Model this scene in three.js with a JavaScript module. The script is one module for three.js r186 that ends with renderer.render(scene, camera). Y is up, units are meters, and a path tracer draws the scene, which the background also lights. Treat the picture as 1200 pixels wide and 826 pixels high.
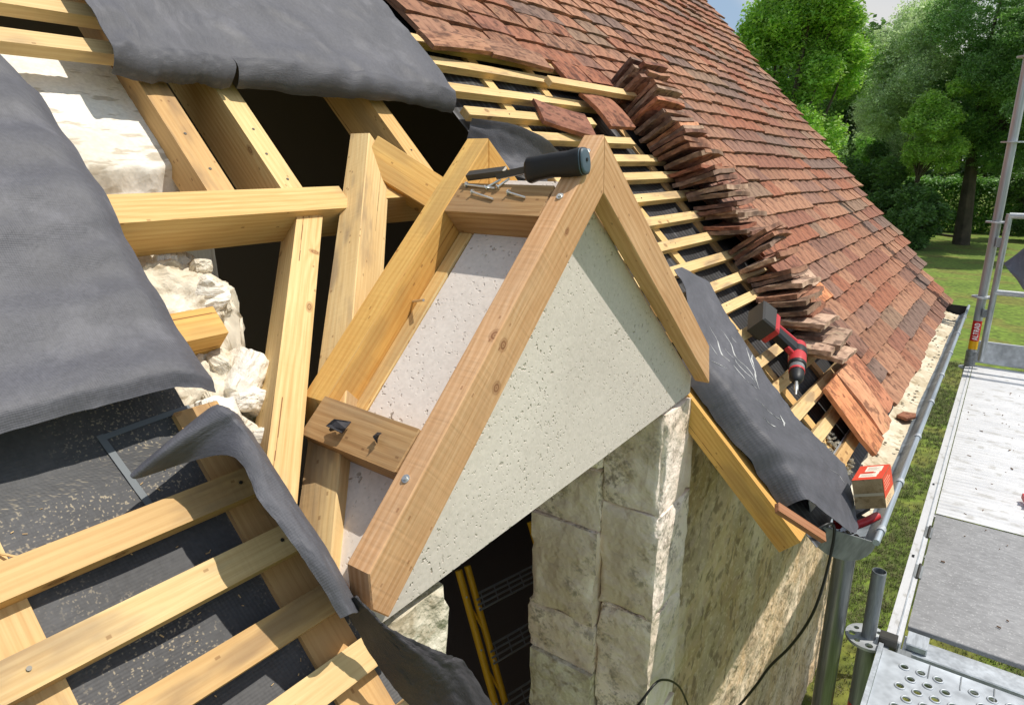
import * as THREE from 'three';
import { mergeGeometries } from 'three/addons/utils/BufferGeometryUtils.js';

// ------------------------------------------------------------------ camera, sky, sun, exposure
const EYE = 4;                                   // height of the survey datum above the lawn
const scene = new THREE.Scene();
const camera = new THREE.PerspectiveCamera(54.7, 1024 / 704, 0.05, 600);
camera.position.set(0, EYE, 0);
camera.rotation.order = 'YXZ';
camera.rotation.set(-0.2736, 0.6268, 0.004);
const SUN = new THREE.Vector3(1, 2.2, -0.56).normalize();
const skyTexture = (() => {                      // pale blue midsummer sky with broken white cloud
  const W = 768, H = 384, d = new Float32Array(W * H * 4), h = new Float32Array(4096); let q = 12345;
  for (let i = 0; i < 4096; i++) { q = (q * 1664525 + 1013904223) >>> 0; h[i] = q / 4294967296; }
  const at = (x, y, z) => h[((x * 73 + y * 179 + z * 283) ^ (x * 11 + z * 7)) & 4095], f = (t) => t * t * (3 - 2 * t), m = (a, b, t) => a + (b - a) * t;
  const noise = (x, y, z) => { const a = Math.floor(x), b = Math.floor(y), c = Math.floor(z), u = f(x - a), v = f(y - b), w = f(z - c); return m(m(m(at(a, b, c), at(a + 1, b, c), u), m(at(a, b + 1, c), at(a + 1, b + 1, c), u), v), m(m(at(a, b, c + 1), at(a + 1, b, c + 1), u), m(at(a, b + 1, c + 1), at(a + 1, b + 1, c + 1), u), v), w); };
  for (let y = 0; y < H; y++) for (let x = 0; x < W; x++) {
    const el = ((y + 0.5) / H - 0.5) * Math.PI, az = (x + 0.5) / W * 2 * Math.PI, e = Math.max(0, Math.sin(el)), k = 1 / (e + 0.22);
    const X = Math.cos(az) * Math.cos(el) * k * 2.2 + 40, Z = Math.sin(az) * Math.cos(el) * k * 2.2 + 40, Y = 20 + e * 2;
    const n = 0.5 * noise(X, Y, Z) + 0.27 * noise(X * 2.1, Y, Z * 2.1) + 0.15 * noise(X * 4.3, Y, Z * 4.3) + 0.08 * noise(X * 9, Y, Z * 9);
    const c = f(Math.min(1, Math.max(0, (n - 0.40) / 0.22))) * 0.9, g = Math.pow(1 - e, 2.5), i = (y * W + x) * 4;
    const b = [m(0.30, 0.66, g), m(0.52, 0.84, g), m(0.86, 1.02, g)], w = [1.10, 1.08, 1.05];
    for (let j = 0; j < 3; j++) d[i + j] = m(b[j], w[j], c) * 0.82;
    d[i + 3] = 1;
  }
  const t = new THREE.DataTexture(d, W, H, THREE.RGBAFormat, THREE.FloatType);
  t.mapping = THREE.EquirectangularReflectionMapping; t.magFilter = t.minFilter = THREE.LinearFilter; t.needsUpdate = true; return t;
})();
scene.background = skyTexture; scene.environment = skyTexture;
const sun = new THREE.DirectionalLight(new THREE.Color(1, 0.945, 0.85), 5);
sun.position.copy(SUN).multiplyScalar(40).add(new THREE.Vector3(-1, EYE, -3));
sun.target.position.set(-1, EYE, -3); scene.add(sun.target);
sun.castShadow = true; sun.shadow.mapSize.set(4096, 4096); sun.shadow.bias = -0.0005;
Object.assign(sun.shadow.camera, { left: -30, right: 30, top: 30, bottom: -30, near: 1, far: 120 });
scene.add(sun);
const renderer = new THREE.WebGLRenderer({ antialias: true });
renderer.toneMapping = THREE.LinearToneMapping;
renderer.toneMappingExposure = 0.87;
renderer.shadowMap.enabled = true;

// ------------------------------------------------------------------ small tools
let seed = 7;
const rnd = () => { seed = (seed * 1664525 + 1013904223) >>> 0; return seed / 4294967296; };
const rr = (a, b) => a + (b - a) * rnd();
const clamp = (x, a = 0, b = 1) => Math.min(b, Math.max(a, x));
const mix = (a, b, t) => a + (b - a) * t;
const smooth = (a, b, x) => { const t = clamp((x - a) / (b - a)); return t * t * (3 - 2 * t); };
const V = (x, y, z) => new THREE.Vector3(x, y, z);
const P = (x, y, z) => V(x, y + EYE, z);        // datum heights to world
// the roof slope: s metres up the slope from the eave, z along the eave, h above the tile plane
const TH = 45.33 * Math.PI / 180;
const U = V(-Math.cos(TH), Math.sin(TH), 0), N = V(Math.sin(TH), Math.cos(TH), 0), Z1 = V(0, 0, 1);
const R = (s, z, h = 0) => P(-0.25, -0.95, z).addScaledVector(U, s).addScaledVector(N, h);

const HASH = new Float32Array(65536); for (let i = 0; i < 65536; i++) HASH[i] = rnd();
const hs = (x, y, k) => HASH[((x * 374761 + y * 668265 + k * 9176) ^ (x * y * 31 + k * 131)) & 65535];
function vn(x, y, px, py, k) {                   // value noise, repeats after px, py cells
  const xi = Math.floor(x), yi = Math.floor(y), fx = x - xi, fy = y - yi;
  const a = ((xi % px) + px) % px, b = (a + 1) % px, c = ((yi % py) + py) % py, d = (c + 1) % py;
  const u = fx * fx * (3 - 2 * fx), v = fy * fy * (3 - 2 * fy);
  return mix(mix(hs(a, c, k), hs(b, c, k), u), mix(hs(a, d, k), hs(b, d, k), u), v);
}
function fbm(u, v, fx, fy, oct, k = 0) {         // u, v in 0..1, tileable
  let s = 0, a = 0.5, t = 0;
  for (let i = 0; i < oct; i++) { s += a * vn(u * fx, v * fy, fx, fy, k + i); t += a; a *= 0.5; fx *= 2; fy *= 2; }
  return s / t;
}
const n3 = (x, y, k = 0) => fbm(x / 64 + 0.5, y / 64 + 0.5, 64, 64, 4, k) - 0.5; // roughly one cell per unit
function tex(w, h, fn, srgb, rx = 1, ry = 1) {
  const d = new Uint8Array(w * h * 4), c = [0, 0, 0];
  for (let y = 0; y < h; y++) for (let x = 0; x < w; x++) {
    fn(x / w, y / h, c); const i = (y * w + x) * 4;
    d[i] = clamp(c[0]) * 255; d[i + 1] = clamp(c[1]) * 255; d[i + 2] = clamp(c[2]) * 255; d[i + 3] = 255;
  }
  const t = new THREE.DataTexture(d, w, h, THREE.RGBAFormat);
  t.wrapS = t.wrapT = THREE.RepeatWrapping; t.magFilter = THREE.LinearFilter; t.minFilter = THREE.LinearFilter;
  if (srgb) t.colorSpace = THREE.SRGBColorSpace;
  t.repeat.set(rx, ry); t.needsUpdate = true; return t;
}
const lerp3 = (c, a, b, t) => { for (let i = 0; i < 3; i++) c[i] = a[i] + (b[i] - a[i]) * t; };
const hex = (s) => [1, 3, 5].map((i) => parseInt(s.slice(i, i + 2), 16) / 255);
const std = (o) => new THREE.MeshStandardMaterial({ roughness: 0.85, metalness: 0, ...o });

// ------------------------------------------------------------------ names, things, parts
const used = {};
const numbered = (n) => { used[n] = (used[n] ?? -1) + 1; return used[n] ? `${n}_${String(used[n]).padStart(3, '0')}` : n; };
function shade(o) { o.castShadow = o.receiveShadow = true; return o; }
function thing(name, label, category, group) {
  const g = new THREE.Group(); g.name = numbered(name); g.userData = { label, category };
  if (group) g.userData.group = group;
  scene.add(g); return g;
}
function part(parent, name, geo, mat, label) {
  const m = shade(new THREE.Mesh(geo, mat)); m.name = numbered(name);
  if (label) m.userData.label = label;
  parent.add(m); return m;
}
function single(name, geo, mat, label, category, group) {
  const m = part(scene, name, geo, mat, label); m.userData.category = category; if (group) m.userData.group = group;
  settle(m); return m;
}
function structure(name, geo, mat) { const m = part(scene, name, geo, mat); m.userData.kind = 'structure'; return m; }
function settle(o) {                              // puts the origin of a thing at its base
  const b = new THREE.Box3().setFromObject(o), c = b.getCenter(V(0, 0, 0)); c.y = b.min.y;
  if (o.isMesh) { o.geometry.translate(-c.x, -c.y, -c.z); o.position.copy(c); return o; }
  for (const k of o.children) k.position.sub(c);
  o.position.copy(c); return o;
}
const ORD = ['first', 'second', 'third', 'fourth', 'fifth', 'sixth', 'seventh', 'eighth', 'ninth', 'tenth', 'eleventh', 'twelfth', 'thirteenth', 'fourteenth', 'fifteenth', 'sixteenth', 'seventeenth', 'eighteenth', 'nineteenth', 'twentieth'];
const ord = (i) => i < 20 ? ORD[i] : i === 29 ? 'thirtieth' : i > 29 ? 'thirty-' + ORD[i - 30] : 'twenty-' + ORD[i - 20];

// ------------------------------------------------------------------ geometry tools
class Tri {
  constructor() { this.p = []; this.uv = []; }
  tri(a, b, c, ua, ub, uc) { for (const q of [a, b, c]) this.p.push(q.x, q.y, q.z); for (const q of [ua, ub, uc]) this.uv.push(q[0], q[1]); }
  face(pts, g, us, vs, ou, ov) {                  // planar convex face; grain direction g
    const n = V(0, 0, 0).crossVectors(pts[1].clone().sub(pts[0]), pts[2].clone().sub(pts[0])).normalize();
    let ua = g.clone().addScaledVector(n, -g.dot(n));
    if (ua.length() < 0.4) ua = V(0.31, 0.77, 0.55).addScaledVector(n, -n.dot(V(0.31, 0.77, 0.55)));
    ua.normalize(); const va = n.clone().cross(ua);
    const w = pts.map((q) => [q.dot(ua) / us + ou, q.dot(va) / vs + ov]);
    for (let i = 1; i + 1 < pts.length; i++) this.tri(pts[0], pts[i], pts[i + 1], w[0], w[i], w[i + 1]);
  }
  geo() {
    const g = new THREE.BufferGeometry();
    g.setAttribute('position', new THREE.Float32BufferAttribute(this.p, 3));
    g.setAttribute('uv', new THREE.Float32BufferAttribute(this.uv, 2));
    g.computeVertexNormals(); return g;
  }
}
function newell(pts) {
  const n = V(0, 0, 0);
  pts.forEach((a, i) => { const b = pts[(i + 1) % pts.length]; n.x += (a.y - b.y) * (a.z + b.z); n.y += (a.z - b.z) * (a.x + b.x); n.z += (a.x - b.x) * (a.y + b.y); });
  return n.normalize();
}
// convex polygon pts pushed along d, edges bevelled by b, grain along g
function prism(pts, d, { b = 0.0018, g, us = 1.1, vs = 0.22 } = {}) {
  let n = newell(pts); if (n.dot(d) > 0) { pts = pts.slice().reverse(); n.negate(); }
  const m = pts.length, dn = d.clone().normalize(), dl = d.length(); g = (g || d).clone().normalize();
  const ins = pts.map((p, i) => {
    const e1 = p.clone().sub(pts[(i + m - 1) % m]).normalize(), e2 = pts[(i + 1) % m].clone().sub(p).normalize();
    const a = n.clone().cross(e1), c = n.clone().cross(e2);
    return p.clone().addScaledVector(a.clone().add(c), b / Math.max(0.3, 1 + a.dot(c)));
  });
  const rings = [ins, pts.map((p) => p.clone().addScaledVector(dn, b)), pts.map((p) => p.clone().addScaledVector(dn, dl - b)), ins.map((p) => p.clone().add(d))];
  const t = new Tri(), ou = rnd() * 7, ov = rnd() * 7;
  t.face(rings[0], g, us, vs, ou, ov);
  t.face(rings[3].slice().reverse(), g, us, vs, ou + 0.37, ov + 0.21);
  for (let k = 0; k < 3; k++) for (let i = 0; i < m; i++) { const j = (i + 1) % m; t.face([rings[k][j], rings[k][i], rings[k + 1][i], rings[k + 1][j]], g, us, vs, ou, ov); }
  return t.geo();
}
// timber with its top face centred on a..b, w wide, t deep, up = direction of the top face
function bar(a, b, w, t, up, o = {}) {
  const d = b.clone().sub(a), side = d.clone().cross(up).normalize(), u = side.clone().cross(d).normalize();
  const q = (x, y) => a.clone().addScaledVector(side, x).addScaledVector(u, y);
  return prism([q(-w / 2, 0), q(w / 2, 0), q(w / 2, -t), q(-w / 2, -t)], d, { g: d, ...o });
}
function box(x0, y0, z0, x1, y1, z1, o = {}) {     // axis aligned, datum heights
  return prism([P(x0, y0, z0), P(x1, y0, z0), P(x1, y1, z0), P(x0, y1, z0)], V(0, 0, z1 - z0), { g: V(0, 0, 1), ...o });
}
function surf(nu, nv, f, { thick = 0, su = 1, sv = 1 } = {}) {
  const p = [], uv = [], ix = [];
  for (let j = 0; j <= nv; j++) for (let i = 0; i <= nu; i++) { const q = f(i / nu, j / nv); p.push(q.x, q.y, q.z); uv.push(i / nu * su, j / nv * sv); }
  const id = (i, j) => j * (nu + 1) + i;
  for (let j = 0; j < nv; j++) for (let i = 0; i < nu; i++) ix.push(id(i, j), id(i + 1, j), id(i + 1, j + 1), id(i, j), id(i + 1, j + 1), id(i, j + 1));
  const g = new THREE.BufferGeometry();
  g.setAttribute('position', new THREE.Float32BufferAttribute(p, 3)); g.setAttribute('uv', new THREE.Float32BufferAttribute(uv, 2)); g.setIndex(ix); g.computeVertexNormals();
  if (!thick) return g;
  const nn = g.attributes.normal.array, c = (nu + 1) * (nv + 1), q = p.slice();
  for (let i = 0; i < c; i++) for (let k = 0; k < 3; k++) q[i * 3 + k] -= nn[i * 3 + k] * thick;
  const all = p.concat(q), uv2 = uv.concat(uv), ix2 = ix.slice();
  for (let i = 0; i < ix.length; i += 3) ix2.push(ix[i] + c, ix[i + 2] + c, ix[i + 1] + c);
  const rim = []; for (let i = 0; i < nu; i++) rim.push([id(i, 0), id(i + 1, 0)], [id(i + 1, nv), id(i, nv)]);
  for (let j = 0; j < nv; j++) rim.push([id(nu, j), id(nu, j + 1)], [id(0, j + 1), id(0, j)]);
  const rp = [], ru = [];
  for (const [a, b] of rim) for (const k of [b, a, a + c, b, a + c, b + c]) { rp.push(all[k * 3], all[k * 3 + 1], all[k * 3 + 2]); ru.push(uv2[k * 2], uv2[k * 2 + 1]); }
  const g2 = new THREE.BufferGeometry();
  g2.setAttribute('position', new THREE.Float32BufferAttribute(all, 3)); g2.setAttribute('uv', new THREE.Float32BufferAttribute(uv2, 2)); g2.setIndex(ix2); g2.computeVertexNormals();
  const g3 = new THREE.BufferGeometry();
  g3.setAttribute('position', new THREE.Float32BufferAttribute(rp, 3)); g3.setAttribute('uv', new THREE.Float32BufferAttribute(ru, 2)); g3.computeVertexNormals();
  return mergeGeometries([g2.toNonIndexed(), g3]);
}
const tube = (pts, r, seg = 40, rad = 8) => new THREE.TubeGeometry(new THREE.CatmullRomCurve3(pts), seg, r, rad, false);
function rod(a, b, r, rad = 16) {
  const d = b.clone().sub(a), g = new THREE.CylinderGeometry(r, r, d.length(), rad, 1);
  g.applyQuaternion(new THREE.Quaternion().setFromUnitVectors(V(0, 1, 0), d.clone().normalize()));
  return g.translate((a.x + b.x) / 2, (a.y + b.y) / 2, (a.z + b.z) / 2);
}
const flat = (gs) => mergeGeometries(gs.map((g) => { const q = g.index ? g.toNonIndexed() : g; for (const k of Object.keys(q.attributes)) if (!['position', 'normal', 'uv'].includes(k)) q.deleteAttribute(k); return q; }));
// piecewise linear through [[t, value], ...]
const along = (pts) => (t) => { for (let i = 1; i < pts.length; i++) if (t <= pts[i][0] || i === pts.length - 1) { const [a, x] = pts[i - 1], [b, y] = pts[i]; return mix(x, y, clamp((t - a) / (b - a))); } };
// several points as a smooth 3D curve
const curve = (pts) => { const c = new THREE.CatmullRomCurve3(pts); return (t) => c.getPoint(clamp(t)); };

// ------------------------------------------------------------------ materials
function woodMaps(light, dark, knot, k, contrast = 1, saw = 0.25, grey = 0.25) {
  const knots = []; for (let i = 0; i < 3; i++) knots.push([rnd(), rnd(), rr(0.006, 0.014), rr(0.03, 0.065)]);
  const L = hex(light), D = hex(dark), K = hex(knot);
  const f = (u, v) => {
    let w = v, inside = 0;
    for (const [ku, kv, ru, rv] of knots) {
      let du = Math.abs(u - ku), dv = v - kv; if (du > 0.5) du = 1 - du; if (dv > 0.5) dv -= 1; if (dv < -0.5) dv += 1;
      const q = Math.hypot(du / ru, dv / rv), fall = Math.exp(-((du / (ru * 4)) ** 2) - ((dv / (rv * 1.4)) ** 2));
      w += Math.sign(dv || 1) * fall * rv * 0.7; inside = Math.max(inside, (1 - smooth(0.5, 1.15, q)) * (0.7 + 0.3 * Math.cos(q * 14)));
    }
    w += (fbm(u, v, 3, 2, 3, k) - 0.5) * 0.16;
    const ring = 0.5 + 0.5 * Math.sin(w * Math.PI * 2 * 19 + 5 * fbm(u, v, 2, 5, 3, k + 3));
    const fibre = fbm(u, v, 10, 150, 3, k + 9);
    return [Math.pow(ring, 1.6) * 0.30 * (0.4 + 1.2 * fbm(u, v, 2, 4, 2, k + 14)) + (fibre - 0.5) * 0.6 + (fbm(u, v, 30, 90, 2, k + 16) - 0.5) * 0.35, inside];
  };
  const map = tex(1024, 256, (u, v, c) => {
    const [g, kn] = f(u, v), blotch = fbm(u, v, 4, 3, 4, k + 20) - 0.5;
    lerp3(c, L, D, clamp(0.25 + contrast * (g * 0.75 + blotch * 0.7)));
    lerp3(c, c.slice(), K, kn * 0.7);
    lerp3(c, c.slice(), [0.52, 0.44, 0.36], grey * smooth(0.52, 0.72, fbm(u, v, 6, 4, 5, k + 33)));
    const split = Math.abs(v - 0.31 - 0.03 * fbm(u, v, 6, 1, 3, k + 37)); if (grey > 0.2 && split < 0.003 && fbm(u, v, 5, 1, 2, k + 39) > 0.6) lerp3(c, c.slice(), K, 0.8);
    if (hs(Math.floor(u * 180), Math.floor(v * 60), k) > 0.997) lerp3(c, c.slice(), K, 0.35);
  }, true);
  const bump = tex(1024, 256, (u, v, c) => { const [g, kn] = f(u, v); c[0] = c[1] = c[2] = 0.6 - 0.35 * g - 0.2 * kn + saw * (fbm(u, v, 200, 3, 2, k + 30) - 0.5); });
  return { map, bumpMap: bump, bumpScale: 0.0012, roughness: 0.78 };
}
const spruce = std(woodMaps('#e6c98c', '#ba8848', '#6b3f1c', 11, 0.9));
const larch = std(woodMaps('#e0b68c', '#b47f4e', '#6d3f22', 40, 1.1, 0.4, 0.1));
const dull = std(woodMaps('#bd9a6c', '#8a6238', '#4e3017', 70, 1.0));
const lath = std(woodMaps('#e2c590', '#b88e58', '#5f3b1d', 100, 0.8, 0.3, 0.5));
const spruceB = spruce.clone(); spruceB.color.setRGB(1.0, 1.02, 1.10);
const spruceC = spruce.clone(); spruceC.color.setRGB(0.92, 0.86, 0.80);
const lathPale = lath.clone(); lathPale.color.setRGB(1.06, 1.06, 1.04);
const lathTan = lath.clone(); lathTan.color.setRGB(0.88, 0.80, 0.72);
const larchDark = larch.clone(); larchDark.color.setRGB(0.55, 0.42, 0.40);
const golden = spruce.clone(); golden.color.setRGB(1.0, 0.86, 0.58);
const lathOld = lath.clone(); lathOld.color.setRGB(0.86, 0.76, 0.66);
const oldWood = dull.clone(); oldWood.color.setRGB(0.34, 0.28, 0.24);

const tileMap = tex(512, 512, (u, v, c) => {
  const a = fbm(u, v, 5, 5, 5, 200), b = fbm(u, v, 14, 14, 4, 210), st = fbm(u, v, 40, 4, 3, 220);
  lerp3(c, hex('#ffe6da'), hex('#a4887e'), smooth(0.3, 0.75, a * 0.65 + st * 0.35));
  lerp3(c, c.slice(), hex('#5e4c46'), 0.5 * smooth(0.52, 0.75, b));
  lerp3(c, c.slice(), hex('#f2ead6'), 0.6 * smooth(0.66, 0.76, fbm(u, v, 24, 24, 3, 230)));
}, true);
const tileBump = tex(512, 512, (u, v, c) => { c[0] = c[1] = c[2] = fbm(u, v, 18, 18, 5, 240); });
const clay = (r, g, b) => std({ color: new THREE.Color().setRGB(r * 0.88, g * 0.99, b * 0.94), map: tileMap, bumpMap: tileBump, bumpScale: 0.003, roughness: 0.9 });
const CLAYS = [[0.40, 0.185, 0.125], [0.34, 0.16, 0.12], [0.44, 0.23, 0.16], [0.29, 0.16, 0.13], [0.40, 0.23, 0.17], [0.34, 0.20, 0.165], [0.48, 0.27, 0.19], [0.40, 0.17, 0.11], [0.25, 0.175, 0.16], [0.33, 0.23, 0.18], [0.37, 0.20, 0.14]].map((q) => clay(...q));
const CLAY_ORANGE = [clay(0.80, 0.36, 0.19), clay(0.78, 0.42, 0.27), clay(0.62, 0.28, 0.18)];
const CLAY_PALE = [clay(0.66, 0.50, 0.42), clay(0.48, 0.36, 0.30), clay(0.30, 0.21, 0.18)];

const feltBump = tex(1024, 1024, (u, v, c) => {
  const weave = 0.5 + 0.25 * Math.sin((u * 150 + v * 8 + 0.8 * fbm(u, v, 9, 9, 2, 301)) * Math.PI * 2) + 0.25 * Math.sin(v * 170 * Math.PI * 2);
  c[0] = c[1] = c[2] = 0.55 * fbm(u, v, 6, 6, 5, 300) + 0.25 * weave * fbm(u, v, 12, 12, 2, 310) + 0.2 * fbm(u, v, 90, 90, 2, 320);
});
const feltMap = tex(1024, 1024, (u, v, c) => {
  const weave = 0.5 + 0.5 * Math.sin((u * 150 + v * 8 + 0.8 * fbm(u, v, 9, 9, 2, 301)) * Math.PI * 2);
  const a = 0.315 + 0.06 * (fbm(u, v, 4, 4, 5, 330) - 0.5) + 0.03 * weave * fbm(u, v, 10, 10, 2, 310) + 0.05 * (fbm(u, v, 120, 120, 2, 340) - 0.5);
  const dust = 0.05 * smooth(0.55, 0.8, fbm(u, v, 9, 9, 6, 350));
  c[0] = a + dust; c[1] = a + dust * 0.97; c[2] = a * 1.08 + dust * 0.95;
}, true);
const felt = std({ map: feltMap, bumpMap: feltBump, bumpScale: 0.002, roughness: 0.6, side: THREE.DoubleSide });
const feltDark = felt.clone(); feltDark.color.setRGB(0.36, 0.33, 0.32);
const speckMap = tex(1024, 1024, (u, v, c) => {
  const a = 0.315 + 0.09 * (fbm(u, v, 5, 5, 4, 360) - 0.5) + 0.05 * (fbm(u, v, 150, 150, 2, 361) - 0.5);
  c[0] = a; c[1] = a; c[2] = a * 1.02;
  const sp = smooth(0.66, 0.78, fbm(u, v, 300, 300, 2, 365)) * smooth(0.3, 0.65, fbm(u, v, 8, 8, 4, 370));
  lerp3(c, c.slice(), hex('#b9a98c'), sp * 0.8);
}, true);
const feltSpeck = std({ map: speckMap, bumpMap: feltBump, bumpScale: 0.003, roughness: 0.7, side: THREE.DoubleSide });
const gridMap = tex(512, 512, (u, v, c) => {
  const w = fbm(u, v, 30, 6, 3, 390), l = Math.pow(0.5 + 0.5 * Math.sin(u * 24 * Math.PI * 2 + 2 * w), 3) * (0.4 + 0.6 * fbm(u, v, 8, 8, 3, 391));
  const a = 0.15 + 0.2 * l + 0.05 * (w - 0.5) + 0.4 * smooth(0.66, 0.72, fbm(u, v, 6, 2, 2, 395)) * 0.4;
  c[0] = a; c[1] = a; c[2] = a * 1.03;
}, true);
const feltGrid = std({ map: gridMap, bumpMap: feltBump, bumpScale: 0.003, roughness: 0.5, side: THREE.DoubleSide });

const pit = (u, v) => {                            // worm holes of the cast stone
  const wu = u + 0.012 * fbm(u, v, 30, 30, 2, 408), wv = v + 0.012 * fbm(u, v, 30, 30, 2, 409), reg = smooth(0.36, 0.62, fbm(u, v, 6, 6, 3, 402));
  return Math.max(smooth(0.76, 0.82, fbm(wu, wv, 150, 120, 3, 400)) * reg, 0.9 * smooth(0.83, 0.88, fbm(wu, wv, 84, 95, 3, 404)) * reg, 0.45 * smooth(0.78, 0.86, fbm(wu, wv, 230, 200, 2, 406)));
};
const caststoneMap = tex(1024, 1024, (u, v, c) => {
  lerp3(c, hex('#dcd7ce'), hex('#cfc9c0'), smooth(0.25, 0.75, fbm(u, v, 3, 3, 5, 410)));
  const g = fbm(u, v, 200, 200, 2, 412) - 0.5; c[0] += g * 0.06; c[1] += g * 0.06; c[2] += g * 0.06;
  lerp3(c, c.slice(), hex('#8d826c'), pit(u, v) * 0.45);
}, true);
const caststoneBump = tex(1024, 1024, (u, v, c) => { c[0] = c[1] = c[2] = 0.75 - 0.6 * pit(u, v) + 0.12 * (fbm(u, v, 90, 90, 3, 414) - 0.5); });
const castStone = std({ map: caststoneMap, color: new THREE.Color().setRGB(1.0, 0.96, 0.96), bumpMap: caststoneBump, bumpScale: 0.004, roughness: 0.92 });

const limeMap = tex(1024, 1024, (u, v, c) => {
  const a = fbm(u, v, 4, 4, 6, 420), b = fbm(u, v, 24, 24, 4, 425);
  lerp3(c, hex('#ebe3d0'), hex('#bdb096'), smooth(0.35, 0.75, a));
  lerp3(c, c.slice(), hex('#8b7a5c'), 0.5 * smooth(0.55, 0.8, b));
  const g = 0.10 * (fbm(u, v, 110, 110, 3, 427) - 0.5); for (let i = 0; i < 3; i++) c[i] += g;
}, true);
const limeBump = tex(1024, 1024, (u, v, c) => { c[0] = c[1] = c[2] = fbm(u, v, 14, 14, 7, 430); });
const lime = std({ map: limeMap, bumpMap: limeBump, bumpScale: 0.02, roughness: 0.95 });
const slabMap = tex(1024, 1024, (u, v, c) => { lerp3(c, hex('#efeae0'), hex('#ddd5c6'), smooth(0.3, 0.75, fbm(u, v, 4, 4, 6, 470))); const st = smooth(0.62, 0.72, fbm(u, v, 10, 34, 4, 474)); lerp3(c, c.slice(), hex('#a89a84'), 0.55 * st); const g = 0.08 * (fbm(u, v, 120, 120, 2, 478) - 0.5); for (let i = 0; i < 3; i++) c[i] += g; }, true);
const slab = std({ map: slabMap, bumpMap: limeBump, bumpScale: 0.006, roughness: 0.95 });
const chalk = std({ map: slabMap, color: new THREE.Color().setRGB(0.90, 0.86, 0.78), bumpMap: limeBump, bumpScale: 0.008, roughness: 0.96 });
const limeWhite = lime.clone(); limeWhite.color.setRGB(1.1, 1.13, 1.2);
const lichenMap = tex(1024, 1024, (u, v, c) => {
  const a = fbm(u, v, 4, 4, 6, 440), b = fbm(u, v, 20, 20, 5, 445), d = fbm(u, v, 3, 3, 4, 447);
  lerp3(c, hex('#f2eadf'), hex('#d8ccba'), smooth(0.3, 0.75, a));
  lerp3(c, c.slice(), hex('#5a5346'), 0.5 * smooth(0.46, 0.72, b * 0.6 + 0.4 * fbm(u, v, 90, 90, 3, 449)) * smooth(0.42, 0.66, d));
}, true);
const jambStone = std({ map: lichenMap, color: new THREE.Color().setRGB(1.16, 1.08, 1.06), bumpMap: limeBump, bumpScale: 0.014, roughness: 0.95 });
const rubbleMap = tex(1024, 1024, (u, v, c) => {
  const a = fbm(u, v, 3, 4, 6, 450), b = fbm(u, v, 26, 26, 4, 455), o = fbm(u, v, 4, 3, 4, 458);
  lerp3(c, hex('#d6cbb4'), hex('#afa186'), smooth(0.32, 0.72, a));
  lerp3(c, c.slice(), hex('#b08a4e'), 0.25 * smooth(0.48, 0.72, o));
  lerp3(c, c.slice(), hex('#5f5340'), 0.5 * smooth(0.52, 0.75, b));
  lerp3(c, c.slice(), hex('#dcd3bd'), 0.5 * smooth(0.55, 0.72, fbm(u, v, 60, 60, 4, 459)));
}, true);
const rubble = std({ map: rubbleMap, color: new THREE.Color().setRGB(1.22, 1.11, 1.08), bumpMap: limeBump, bumpScale: 0.03, roughness: 0.96 });

const galvMap = tex(512, 512, (u, v, c) => { const a = 0.72 + 0.3 * (fbm(u, v, 12, 12, 4, 500) - 0.5) + 0.12 * (fbm(u, v, 60, 60, 2, 505) - 0.5); c[0] = a * 0.98; c[1] = a; c[2] = a * 1.02; }, true);
const galvRough = tex(256, 256, (u, v, c) => { c[0] = c[1] = c[2] = 0.42 + 0.3 * fbm(u, v, 10, 10, 3, 510); });
const galv = std({ map: galvMap, roughnessMap: galvRough, roughness: 1, metalness: 0.75, side: THREE.DoubleSide });
const galvDull = std({ map: galvMap, color: new THREE.Color().setRGB(0.55, 0.56, 0.56), roughness: 0.6, metalness: 0.5 });
const alu = std({ map: galvMap, color: new THREE.Color().setRGB(1.0, 1.02, 1.05), roughness: 0.5, metalness: 0.35 });
const zinc = std({ map: galvMap, color: new THREE.Color().setRGB(0.78, 0.85, 0.92), roughness: 0.4, metalness: 0.35, side: THREE.DoubleSide });
const zincDark = std({ map: galvMap, color: new THREE.Color().setRGB(0.42, 0.42, 0.40), roughness: 0.32, metalness: 0.6 });
const steelNail = std({ color: 0xd8d8d4, roughness: 0.3, metalness: 0.8 });
const blackRubber = std({ color: 0x17191c, roughness: 0.5 });
const greyRubber = std({ color: 0x47525a, roughness: 0.55 });
const darkSteel = std({ color: 0x55524d, roughness: 0.45, metalness: 0.7 });
const redPlastic = std({ color: new THREE.Color().setRGB(0.52, 0.035, 0.04), roughness: 0.38 });
const redPaint = std({ color: new THREE.Color().setRGB(0.55, 0.03, 0.03), roughness: 0.4 });
const yellowPaint = std({ color: new THREE.Color().setRGB(0.92, 0.50, 0.02), roughness: 0.4 });
const whitePaint = std({ color: new THREE.Color().setRGB(0.78, 0.78, 0.76), roughness: 0.5 });
const cableBlack = std({ color: 0x111111, roughness: 0.45 });
const atticDark = std({ color: new THREE.Color().setRGB(0.17, 0.125, 0.09), roughness: 1 });

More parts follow.
